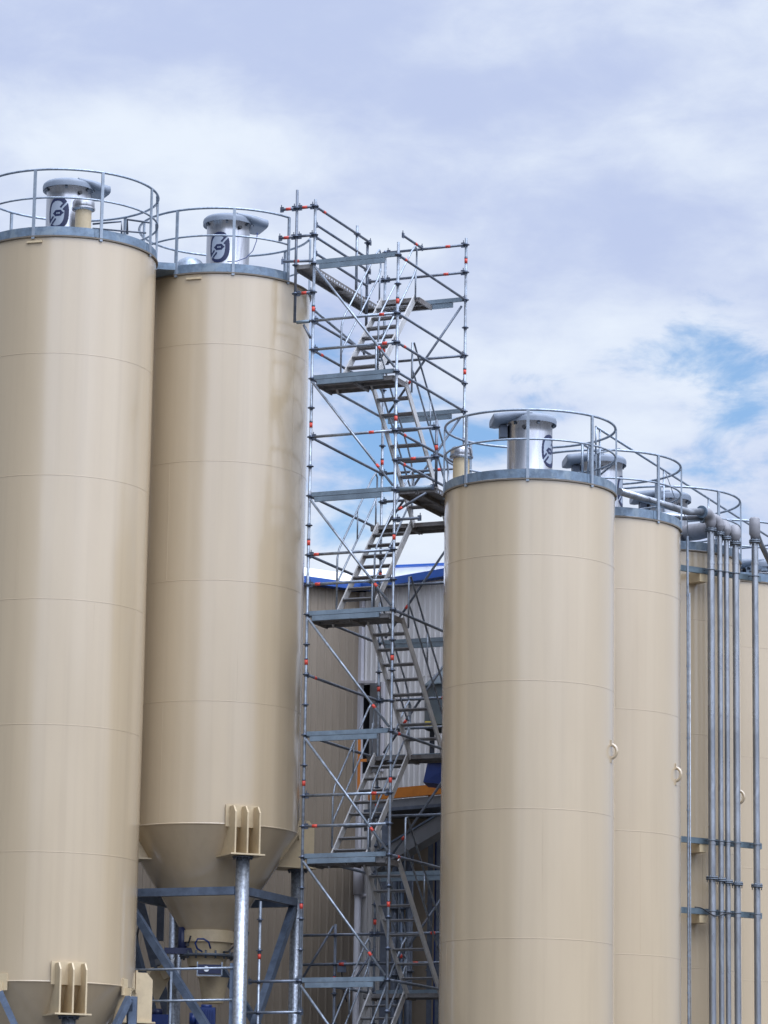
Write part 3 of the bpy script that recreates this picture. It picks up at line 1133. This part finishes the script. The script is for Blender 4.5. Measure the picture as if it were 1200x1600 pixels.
for i, (px, ytop, lab, rp) in enumerate(pipe_specs):
    p = on_line(px, 1200, (PC.x, PC.y), (PU.x, PU.y))
    b = Vector((p.x, p.y, 0))
    # height of the elbow at this distance
    zt = at(px, ytop, b.y).z
    pxyz.append((b, zt, rp))
    root = thing("conveying_pipe", lab, "pipe", b, "vertical steel conveying pipes")
    mb = MB()
    zfl = zt - .30
    prof = [(rp, 0.0), (rp, zfl)]
    mb.lathe(prof, (b.x, b.y, 0), 24)
    for zc_ in (at(px, 880, b.y).z, at(px, 1316, b.y).z - .02, at(px, 1432, b.y).z):
        mb.lathe([(rp, zc_ - .02), (rp + .006, zc_ - .02), (rp + .006, zc_ + .02), (rp, zc_ + .02)], (b.x, b.y, 0), 20, smooth=False)
    mb.build("riser", 'pipe', root)
    # flanges
    for zf in (zfl, at(px, 1372 + i * 3, b.y).z):
        fm_ = MB()
        fm_.cyl(b, rp + .042, zf - .028, zf - .006, 20)
        fm_.cyl(b, rp + .042, zf + .002, zf + .022, 20)
        for k in range(8):
            a = k * math.pi / 4 + .3
            fm_.cyl(b + Vector((math.cos(a), math.sin(a), 0)) * (rp + .028), .008, zf - .07, zf + .04, 6)
        fm_.build("flange", 'flange', root)
    # elbow: up, then towards the target
    tgt = targets[i]
    d = Vector((tgt[0].x - b.x, tgt[0].y - b.y, 0)).normalized()
    er = elbow_r[i]
    rad = .15
    zc_ = zt - .07
    if i == 4:
        pts = [b + UP * (zfl + .03), b + UP * (zfl + .10), b + UP * (zfl + .13), b + UP * (zt - .02), b + UP * (zt + .10), b + UP * (zt + .13)]
        MB().tube(pts, [rp + .01, rp + .02, er, er, er * .96, er * .7], 24).build("elbow", 'elbow', root)
        MB().tube([b + UP * (zt - .06), tgt[0], tgt[1]], .05, 14).build("branch_pipe", 'pipe', root)
        continue
    pts, rs = [b + UP * (zfl + .03), b + UP * (zfl + .09)], [rp + .012, rp + .02]
    for k in range(9):
        a = R(90 * k / 8)
        pts.append(b + d * (rad * (1 - math.cos(a))) + UP * (zfl + .12 + rad * math.sin(a)))
        rs.append(er)
    e_end = pts[-1] + d * .16
    pts += [e_end, e_end + d * .02]
    rs += [er, er * .65]
    MB().tube(pts, rs, 24).build("elbow", 'elbow', root)
    if i == 0:
        run = [e_end, tgt[0], tgt[1]]
        rr_ = .062
    elif i == 2:
        run = [e_end, e_end.lerp(tgt[0], .6) + UP * -.02, tgt[0], tgt[0] + Vector((-.5, .5, -.1))]
        rr_ = .15
    else:
        run = [e_end, tgt[0], tgt[0] + d * .8]
        rr_ = .058
    bp = MB().tube(run, rr_, 18).build("branch_pipe", 'pipe' if i != 2 else 'elbow', root)
    cf = MB()
    dd = (run[1] - run[0]).normalized()
    cf.disc(e_end + dd * .02, dd, er + .012, .03, 20)
    cf.build("coupling", 'galv_band', root)

# beams that carry the pipes
for k, (yl, lab) in enumerate(((889, "upper steel beam holding the pipes below their elbows"), (1311, "middle steel beam clamping the five pipes to the silo"), (1421, "lower steel beam clamping the five pipes, a cable slung over it"))):
    q0 = on_line(1104, yl + 3.5, (PC.x - PN.x * .14, PC.y - PN.y * .14), (PU.x, PU.y))
    z = q0.z
    base = Vector((q0.x, q0.y, 0))
    t0, t1 = -1.0, 1.22
    root = thing("pipe_support_beam", lab, "support beam", base + PU * .3 + UP * z, "pipe support beams")
    mb = MB()
    mb.box(base + PU * ((t0 + t1) / 2) + UP * z, PU * ((t1 - t0) / 2), PN * .004, UP * .05)
    mb.box(base + PU * ((t0 + t1) / 2) + UP * (z + .047) - PN * .03, PU * ((t1 - t0) / 2), PN * .028, UP * .003)
    mb.box(base + PU * ((t0 + t1) / 2) + UP * (z - .047) - PN * .03, PU * ((t1 - t0) / 2), PN * .028, UP * .003)
    mb.build("channel", 'beam', root)
    for (b, zt, rp) in pxyz:
        mb = MB()
        c0 = Vector((b.x, b.y, z))
        pts = [c0 - PN * .10 + PU * (rp + .01)] + [c0 + PU * ((rp + .01) * math.cos(a)) + PN * ((rp + .01) * math.sin(a)) for a in [math.pi * i / 10 for i in range(11)]] + [c0 - PN * .10 - PU * (rp + .01)]
        mb.tube(pts, .010, 6)
        mb.build("pipe_clamp", 'flange', root)
    # stand-off brackets welded to the silo behind
    for s in (-.06,):
        mb = MB()
        c0 = base + PU * s + UP * (z - .10)
        mb.box(c0 - PN * .17, PU * .085, PN * .16, UP * .09)
        mb.build("standoff", 'beige_plain', root)
# a cable slung over the lower beam
cbl = MB()
b0 = on_line(1080, 1418, (PC.x, PC.y), (PU.x, PU.y))
b1 = on_line(1140, 1430, (PC.x, PC.y), (PU.x, PU.y))
pts = []
for i in range(21):
    t = i / 20
    q = b0.lerp(b1, t) + PN * .10
    q.z += .03 * math.sin(t * 9) - .05 * math.sin(math.pi * t)
    pts.append(q)
tag(cbl.tube(pts, .011, 6).build("slung_cable", 'black'), "black cable slung across the pipes at the lower beam", "cable")
# thin conduit beside the second right silo
cd = MB()
cp = on_line(1075, 1200, (PC.x - PN.x * .05, PC.y - PN.y * .05), (PU.x, PU.y))
zc_ = at(1074, 838, cp.y).z
cd.lathe([(.020, 0), (.020, zc_)], (cp.x, cp.y, 0), 14)
for k in range(22):
    z = .5 + k * .62
    if z < zc_:
        cd.lathe([(.020, z), (.027, z), (.027, z + .03), (.020, z + .03)], (cp.x, cp.y, 0), 14, smooth=False)
cd.tube([Vector((cp.x + .035, cp.y - .03, 0)), Vector((cp.x + .035, cp.y - .03, zc_ - 1))], .009, 6)
cd.tube([Vector((cp.x, cp.y, zc_ - .02)), Vector((cp.x, cp.y, zc_ + .3)), at(1066, 800, cp.y - .2), at(1055, 780, cp.y - .6), at(1040, 738, cp.y - 1)], .008, 6)
tag(cd.build("conduit", 'galv'), "thin ringed conduit rising beside the second right silo", "conduit")

# gangway rail running along the right row of roofs
gr = thing("roof_handrail", "long straight handrail sloping away over the right row of silo roofs", "handrail", (3.4, 56.4, ZR))
p0, p1 = at(931, 667, 57.2 * KB), at(1200, 838, 66.7 * KB)
MB().tube([p0, p0.lerp(p1, .5), p1], .021, 8).build("top_tube", 'galv', gr)
for t in (.02, .36, .62, .93):
    q = p0.lerp(p1, t)
    MB().tube([q, Vector((q.x, q.y, ZR + .03))], .018, 8).build("post", 'galv', gr)
lw = MB()
lw.tube([p0, p0 - UP * .45, p0.lerp(p1, .12) - UP * .12], .016, 8)
lw.build("return_loop", 'galv', gr)
gp = MB()
gp.tube([at(910, 740, 57.3 * KB), at(910, 694, 57.3 * KB), at(935, 708, 57.9 * KB), at(935, 745, 57.9 * KB)], .024, 8)
gp.tube([at(919, 740, 57.5 * KB), at(919, 700, 57.5 * KB)], .018, 8)
gp.tube([at(935, 744, 57.9 * KB), at(962, 722, 57.2 * KB), at(963, 706, 57.0 * KB)], .018, 8)
tag(gp.build("ladder_head", 'galv'), "bent tube ladder head inside the rail of the front right silo", "ladder")

# ------------------------------------------------------------------ factory building
CORN = at(566, 925, 66.0)
ZE = CORN.z
EL = Vector((-1.12, -.78, 0)).normalized()
ER = Vector((1.22, -1.27, 0)).normalized()
bld = thing("factory_building", "ribbed beige and pale clad factory with blue eaves behind the scaffold", "building", (CORN.x, CORN.y, 0))
C0 = Vector((CORN.x, CORN.y, 0))


def ribbed(u, s0, s1, z0, z1, pitch, depth, rib, m, name, nrm, parent=bld):
    """trapezoidal sheet cladding from s0 to s1 along u"""
    mb = MB()
    prof = []
    s = s0
    while s < s1:
        e = min(s + pitch, s1)
        w_ = e - s
        for (t, d) in ((0, 0), (w_ * (1 - rib), 0), (w_ * (1 - rib * .75), depth), (w_ * (1 - rib * .25), depth)):
            prof.append((s + t, d))
        s = e
    prof.append((s1, 0))
    o = 0
    for (t, d) in prof:
        p = C0 + u * t + nrm * d
        mb.v.append((p.x, p.y, z0))
        mb.v.append((p.x, p.y, z1))
    for i in range(len(prof) - 1):
        mb.face([2 * i, 2 * i + 2, 2 * i + 3, 2 * i + 1])
    return mb.build(name, m, parent)


NL = Vector((-EL.y, EL.x, 0))
if NL.y > 0:
    NL = -NL
NR = Vector((-ER.y, ER.x, 0))
if NR.y > 0:
    NR = -NR
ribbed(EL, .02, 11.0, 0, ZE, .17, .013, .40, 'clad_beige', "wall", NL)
# right wall round the doorway
DZ1 = at(580, 1066, 65.6).z
DZ0 = at(580, 1206, 65.6).z
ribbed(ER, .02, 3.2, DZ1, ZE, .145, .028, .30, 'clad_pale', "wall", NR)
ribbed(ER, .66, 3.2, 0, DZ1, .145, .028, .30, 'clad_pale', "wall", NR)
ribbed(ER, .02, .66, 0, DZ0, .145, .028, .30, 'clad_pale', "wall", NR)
tr = MB()
tr.beam(C0 + EL * .03 + NL * .03 + UP * 0, C0 + EL * .03 + NL * .03 + UP * (ZE - .02), .14, .07, up=EL)
tr.build("corner_trim", 'trim', bld)
# dark room behind the doorway, frame, leaf and hood
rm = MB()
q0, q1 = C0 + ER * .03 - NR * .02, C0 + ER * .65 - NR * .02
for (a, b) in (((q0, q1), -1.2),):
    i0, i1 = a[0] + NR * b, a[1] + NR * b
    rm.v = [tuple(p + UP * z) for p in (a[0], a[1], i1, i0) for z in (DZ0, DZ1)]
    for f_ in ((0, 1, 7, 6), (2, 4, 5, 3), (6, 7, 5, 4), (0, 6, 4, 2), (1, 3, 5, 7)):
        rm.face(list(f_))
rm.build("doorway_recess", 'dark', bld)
dr = MB()
dr.beam(C0 + ER * .30 + NR * .0 + UP * DZ0, C0 + ER * .30 + UP * DZ1, .04, .04, up=ER)
dr.box(C0 + ER * .46 + NR * .01 + UP * ((DZ0 + DZ1) / 2), ER * .16, NR * .02, UP * ((DZ1 - DZ0) / 2))
dr.build("door", 'grey_paint', bld)
fr = MB()
fr.beam(C0 + ER * .02 + NR * .05 + UP * (DZ1 + .05), C0 + ER * .70 + NR * .22 + UP * (DZ1 - .03), .10, .05)
fr.beam(C0 + ER * .66 + NR * .03 + UP * DZ0, C0 + ER * .66 + NR * .03 + UP * DZ1, .05, .06, up=ER)
fr.build("door_frame", 'trim', bld)
# eaves
fa = MB()
fa.beam(C0 + EL * .0 + NL * .10 + UP * (ZE + .05), C0 + EL * 11 + NL * .10 + UP * (ZE + .05), .22, .13)
fa.build("fascia", 'blue_trim', bld)
fa = MB()
fa.beam(C0 + ER * .0 + NR * .10 + UP * (ZE + .06), C0 + ER * 3.2 + NR * .10 + UP * (ZE + .06), .22, .15)
fa.build("fascia", 'blue_trim', bld)
# taller white block behind
UR = Vector((1, -.32, 0)).normalized()
zt_w = at(620, 886, 70.4).z
wb = MB()
ca = Vector((C0.x, C0.y + 4.6, 0))
wb.hexa([ca + EL * 10 + UP * (ZE - 1), ca + UP * (ZE - 1), ca + UP * (ZE - 1) + Vector((0, 3, 0)), ca + EL * 10 + UP * (ZE - 1) + Vector((0, 3, 0)),
         ca + EL * 10 + UP * (zt_w - .16), ca + UP * (zt_w - .16), ca + UP * (zt_w - .16) + Vector((0, 3, 0)), ca + EL * 10 + UP * (zt_w - .16) + Vector((0, 3, 0))])
wb.hexa([ca + UP * (ZE - 1), ca + UR * 3.4 + UP * (ZE - 1), ca + UR * 3.4 + UP * (ZE - 1) + Vector((0, 3, 0)), ca + Vector((0, 3, 0)) + UP * (ZE - 1),
         ca + UP * (zt_w - .03), ca + UR * 3.4 + UP * (zt_w - .03), ca + UR * 3.4 + UP * (zt_w - .03) + Vector((0, 3, 0)), ca + Vector((0, 3, 0)) + UP * (zt_w - .03)])
wb.build("upper_wall", 'white', bld)
ct = MB()
ct.beam(ca + UR * .55 + Vector((0, -.05, 0)) + UP * (zt_w), ca + UR * 3.4 + Vector((0, -.05, 0)) + UP * (zt_w), .15, .04)
ct.build("parapet_cap", 'blue_trim', bld)
# roof sheet between
rs = MB()
rs.v = [tuple(C0 + EL * 11 + UP * (ZE + .08)), tuple(C0 + UP * (ZE + .08)), tuple(ca + UP * (ZE + .3)), tuple(ca + EL * 10 + UP * (ZE + .3))]
rs.v += [tuple(C0 + ER * 3.2 + UP * (ZE + .08)), tuple(ca + UR * 3.4 + UP * (ZE + .3))]
rs.face([0, 1, 2, 3])
rs.face([1, 4, 5, 2])
rs.build("roof", 'white', bld)
# downpipe on the left wall
dp = MB()
q = on_line(560, 1380, (C0.x + NL.x * .16, C0.y + NL.y * .16), (EL.x, EL.y))
b = Vector((q.x, q.y, 0))
z1 = at(560, 1340, q.y).z
z2 = at(560, 1398, q.y).z
dp.cyl(b, .10, z2, z1, 18)
dp.cyl(b, .06, 0, z2, 18)
h_ = at(560, 1399, q.y).z
dp.tube([b + UP * h_, b + UP * h_ + Vector((.75, .1, 0)), b + UP * h_ + Vector((.75, .5, 0))], .04, 10)
dp.build("downpipe", 'trim', bld)

# ------------------------------------------------------------------ plant between tower and right silo
pf = thing("loading_platform", "orange edged steel platform behind the scaffold stairs", "platform", at(640, 1240, 62.0))
oy = 62.2
pl, pr_ = at(577, 1243, 62.6), at(712, 1231, 61.6)
MB().beam(pl, pr_, .08, .185).build("edge_beam", 'orange', pf)
off = Vector((0, .05, 0))
MB().beam(pl + off - UP * .20, pr_ + off - UP * .20, .10, .17).build("channel", 'grey_paint', pf)
dk = MB()
dk.hexa([pl - UP * .32 + Vector((-.1, 0, 0)), pr_ - UP * .32, pr_ - UP * .32 + Vector((0, 3.0, 0)), pl - UP * .32 + Vector((-.1, 3.0, 0)),
         pl - UP * .26 + Vector((-.1, 0, 0)), pr_ - UP * .26, pr_ - UP * .26 + Vector((0, 3.0, 0)), pl - UP * .26 + Vector((-.1, 3.0, 0))])
dk.build("floor", 'steel_dark', pf)
for x, y0, y1, Y in ((560, 1150, 1250, 63.0), (671, 1190, 1262, 62.0)):
    p, q = at(x, y1, Y), at(x, y0, Y)
    MB().beam(Vector((p.x, p.y, p.z)), Vector((p.x, p.y, q.z)), .055, .055, up=(0, 1, 0)).build("post", 'orange', pf)
MB().beam(at(558, 1188, 63.0), at(606, 1189, 63.0), .05, .05).build("rail", 'orange', pf)
for x in (604, 690):
    p = at(x, 1262, 62.5)
    MB().beam(Vector((p.x, p.y, 0)), p, .16, .16, up=(0, 1, 0)).build("column", 'steel_dark', pf)

du = thing("sloping_duct", "grey box duct sloping up to the right under the orange edged platform", "duct", at(640, 1320, 61.5))
a_, b_ = at(585, 1352, 61.9), at(716, 1274, 60.9)
MB().beam(a_, b_, .34, .30).build("casing", 'grey_paint', du)
MB().beam(a_ + UP * .155, b_ + UP * .155, .40, .03).build("lid", 'frame_steel', du)
for i, (x, y0, m_, rr_, yb, lab) in enumerate(((618, 1318, 'steel_dark', .06, 1500, "dark riser pipe next to the right front tower post"), (629, 1318, 'frame_steel', .045, 1500, "dull grey riser pipe, second from the tower post under the duct"),
                                   (641, 1312, 'steel_dark', .07, 1520, "thick dark riser pipe midway under the sloping duct"), (672, 1310, 'galv', .022, 1480, "thin bright riser pipe under the right end of the duct"), (684, 1316, 'blue_paint', .05, 1510, "blue riser pipe hard against the front right silo"))):
    p = at(x, y0, 62.8)
    mb = MB()
    mb.cyl(p, rr_, 0, p.z, 14)
    for z in (p.z - 1.2, p.z - 2.4):
        mb.cyl(p, rr_ + .03, z, z + .03, 14)
    tag(mb.build("riser_pipe", m_), lab, "pipe", "riser pipes under the sloping duct")
bw = MB()
for i in range(34):
    p = at(606 + i * 2.9, 1335, 63.6)
    bw.beam(Vector((p.x, p.y, 0)), Vector((p.x, p.y, p.z + 1.0)), .10, .03 + .02 * (i % 3), up=(0, 1, 0))
tag(bw.build("corrugated_screen", 'clad_beige'), "dull corrugated sheet screen standing below the sloping duct", "screen")

tk = thing("storage_tank", "dark grey tank with a cone roof peeping out behind the front right silo", "tank", (1.35, 62.3, 0))
tp = at(728, 1080, 62.3)
zs = at(700, 1075, 62.3).z
MB().lathe([(.75, zs - .75), (.75, zs)], (tp.x, tp.y, 0), 48).build("shell", 'tank', tk)
MB().lathe([(.80, zs - .02), (.80, zs + .01), (.05, zs + .72)], (tp.x, tp.y, 0), 48).build("roof", 'tank', tk)
for k in range(3):
    a = k * 2.1 + 2.6
    q = tp + Vector((math.cos(a) * .7, math.sin(a) * .7, 0))
    MB().beam(Vector((q.x, q.y, 0)), Vector((q.x, q.y, zs - .7)), .09, .09, up=(0, 1, 0)).build("leg", 'steel_dark', tk)
hp = MB()
t4 = [at(668, 1192, 60.6), at(712, 1192, 60.4), at(714, 1228, 60.4), at(661, 1222, 60.6)]
dv = Vector((.1, .7, 0))
hp.hexa([t4[3], t4[2], t4[2] + dv, t4[3] + dv, t4[0], t4[1], t4[1] + dv, t4[0] + dv])
hp.box((t4[0] + t4[1]) / 2 + dv / 2 + UP * .03, (t4[1] - t4[0]) * .53, dv * .55, UP * .03)
tag(hp.build("blue_hopper", 'blue_paint'), "dark blue tapered hopper above the orange platform beam", "hopper")
ye = MB()
yp = at(672, 1131, 61.8)
ye.box(yp, (.09, 0, 0), (0, .06, 0), (0, 0, .035))
ye.box(yp - UP * .05, (.12, 0, 0), (0, .08, 0), (0, 0, .012))
M['yellow'] = mat("yellow_plastic", (0.60, 0.46, 0.03), 0.5)
tag(ye.build("signal_box", 'yellow'), "small yellow box below the dark tank", "box")

# ------------------------------------------------------------------ discharge gear under the second silo
c2 = SILO[2]
cz = ZB2 - 1.66
axis = Vector((c2[0], c2[1], 0))
dg = thing("discharge_spout", "beige discharge spout with bolted flange hanging below the dark silo cone", "spout", (c2[0], c2[1], cz - 1.1))
MB().lathe([(.30, cz - .56), (.40, cz - .17)], (c2[0], c2[1], 0), 48).build("cone", 'beige_plain', dg)
fl = MB()
zf = at(325, 1492, 57.2).z
fl.cyl(axis, .46, zf - .02, zf + .02, 40)
for k in range(16):
    a = k * math.pi / 8
    fl.cyl(axis + Vector((math.cos(a) * .42, math.sin(a) * .42, 0)), .017, zf - .06, zf + .07, 6)
fl.build("flange", 'flange', dg)
z5 = at(335, 1528, 57.2).z
z6 = at(335, 1566, 57.2).z
MB().lathe([(.17, z6), (.25, z5), (.27, z5 + .02)], (c2[0] + .12, c2[1], 0), 40).build("outlet", 'beige_plain', dg)
va = thing("valve_actuator", "dark blue valve actuator with a white dial on the beige spout", "actuator", at(328, 1515, 57.0))
v0 = at(328, 1515, 56.95)
MB().box(v0, (.19, 0, 0), (0, .13, 0), (0, 0, .075)).build("body", 'navy', va)
MB().disc(v0 + Vector((-.05, -.14, 0)), (0, 1, 0), .045, .03, 20).build("dial", 'lamp', va)
fm_ = MB()
for s in (-1, 1):
    fm_.beam(v0 + Vector((s * .20, -.10, -.1)), v0 + Vector((s * .20, -.10, .12)), .02, .02, up=(0, 1, 0))
fm_.beam(v0 + Vector((-.2, -.10, -.1)), v0 + Vector((.2, -.10, -.1)), .02, .02)
fm_.build("bracket", 'galv', va)
hs = MB()
hs.tube([at(316, 1487, 56.9), at(308, 1482, 56.85), at(305, 1474, 56.8), at(309, 1467, 56.8), at(318, 1467, 56.8), at(326, 1472, 56.85), at(329, 1482, 56.9)], .016, 8)
tag(hs.build("hose_loop", 'blue_paint'), "dark blue hose looped in front of the beige collar", "hose")
hs = MB()
hs.tube([at(348, 1488, 56.9), at(357, 1487, 56.9), at(364, 1480, 57.0), at(372, 1476, 57.1)], .016, 8)
tag(hs.build("hose_tail", 'black'), "short black hose running behind the speckled front leg", "hose")
ck = thing("vibrator", "navy vibrator unit mounted left of the beige collar", "vibrator", at(285, 1470, 57.3))
p = at(285, 1470, 57.3)
MB().cyl(p, .075, p.z - .22, p.z + .22, 18).build("body", 'navy', ck)
MB().box(p + Vector((-.05, 0, -.17)), (.24, 0, 0), (0, .08, 0), (0, 0, .05)).build("mount", 'navy', ck)
mo = thing("blue_motor", "bright blue motor block low down beneath the beige spout", "motor", at(322, 1590, 57.2))
p = at(322, 1596, 57.0)
mb = MB()
mb.box(p, (.15, 0, 0), (0, .16, 0), (0, 0, .22))
for k in range(7):
    mb.box(p + Vector((-.12 + k * .04, -.17, 0)), (.006, 0, 0), (0, .02, 0), (0, 0, .18))
mb.disc(p + Vector((0, 0, .24)), (0, 0, 1), .09, .06, 18)
mb.build("gearbox", 'blue_paint', mo)
MB().tube([p + Vector((-.15, 0, .03)), p + Vector((-.27, 0, .03))], .11, 20).build("end_bell", 'blue_paint', mo)
md = thing("blue_blower", "second dark blue machine at the foot of the left edge silo", "blower", at(245, 1590, 57.6))
p = at(245, 1605, 57.8)
MB().box(p, (.20, 0, 0), (0, .2, 0), (0, 0, .2)).build("casing", 'blue_paint', md)
MB().tube([p + Vector((0, 0, .18)), p + Vector((0, 0, .30))], .09, 18).build("inlet", 'navy', md)
fd = thing("floodlight", "small floodlight catching the light behind the diagonal brace", "floodlight", at(262, 1502, 58.2))
p = at(262, 1502, 58.2)
MB().box(p + Vector((-.08, .05, 0)), (.13, .02, .02), (0, .05, 0), (-.01, 0, .045)).build("housing", 'grey_paint', fd)
MB().box(p + Vector((.06, 0, 0)), (.035, .0, .02), (.01, -.015, 0), (.015, .02, .04)).build("lens", 'lamp', fd)
ch = MB()
ch.beam(at(186, 1640, 58.6), at(248, 1520, 58.8), .42, .34)
ch.beam(at(252, 1510, 58.8), at(262, 1530, 58.8), .5, .12)
tag(ch.build("inclined_chute", 'beige_plain'), "beige inclined chute in the shadow between the two left silos", "chute")
rl = thing("walkway_railing", "two bar steel railing between the left edge silo and the speckled front leg", "railing", at(290, 1540, 56.2))
for y0, y1 in ((1516, 1512), (1565, 1562)):
    MB().tube([at(196, y0, 56.3), at(368, y1, 56.05)], .02, 8).build("bar", 'galv', rl)
for x in (268,):
    p = at(x, 1518, 56.25)
    MB().beam(Vector((p.x, p.y, 0)), p, .035, .035, up=(0, 1, 0)).build("post", 'galv', rl)
for x in (364,):
    p = at(x, 1505, 56.1)
    MB().beam(Vector((p.x, p.y, 0)), p, .09, .06, up=(0, 1, 0)).build("post", 'frame_steel', rl)

# ------------------------------------------------------------------ small clutter in the shade
jb = thing("junction_box", "small dark junction box on the rear scaffold rails", "junction box", at(534, 1510, 59.2))
p = at(534, 1510, 59.25)
MB().box(p, (.075, 0, 0), (0, .05, 0), (0, 0, .10)).build("casing", 'steel_dark', jb)
MB().tube([p + Vector((0, 0, -.1)), p + Vector((.02, 0, -.35)), p + Vector((.10, 0, -.6))], .012, 6).build("cable", 'black', jb)
hb = MB()
hb.tube([at(219, 1440, 57.6), at(214, 1462, 57.6), at(217, 1490, 57.6), at(222, 1500, 57.7), at(221, 1516, 57.7)], .018, 8)
tag(hb.build("hanging_hose", 'black'), "black hose hanging in the dark gap beside the left edge silo", "hose")
for x0, y0, x1, y1, Y, lab in ((217, 1405, 264, 1590, 60.4, "dark slanting strut in the shade between the two left silos"), (252, 1398, 250, 1470, 60.0, "short dark upright hanging behind the left ring beam")):
    tag(MB().beam(at(x0, y0, Y), at(x1, y1, Y), .17 if x1 > x0 else .12, .14, up=(0, 1, 0)).build("strut", 'steel_dark'), lab, "strut")
for i, (x, y0, y1, lab) in enumerate(((296, 1462, 1476, "black clamp lever on the left shoulder of the dark cone outlet"), (386, 1456, 1470, "black clamp lever seen right of the speckled front leg"))):
    q = MB()
    q.tube([at(x - 3, y1, 57.0), at(x, (y0 + y1) / 2, 57.0), at(x + 2, y0, 57.0)], .016, 8)
    q.disc(at(x - 3, y1, 57.0), (0, 1, 0), .03, .05, 10)
    tag(q.build("clamp_lever", 'black'), lab, "lever")
ct_ = thing("cable_tray", "dark vertical cable tray on the pale wall behind the descending stairs", "cable tray", at(622, 1480, 63.2))
p, q = at(622, 1345, 63.2), at(618, 1640, 63.2)
MB().beam(Vector((q.x, q.y, q.z)), Vector((q.x, q.y, p.z)), .20, .05, up=(0, 1, 0)).build("tray", 'steel_dark', ct_)
for k in range(4):
    o_ = Vector((-.07 + k * .045, -.05, 0))
    MB().tube([Vector((q.x, q.y, q.z)) + o_, Vector((q.x, q.y, p.z)) + o_], .013, 6).build("cable", 'black' if k % 2 else 'galv', ct_)
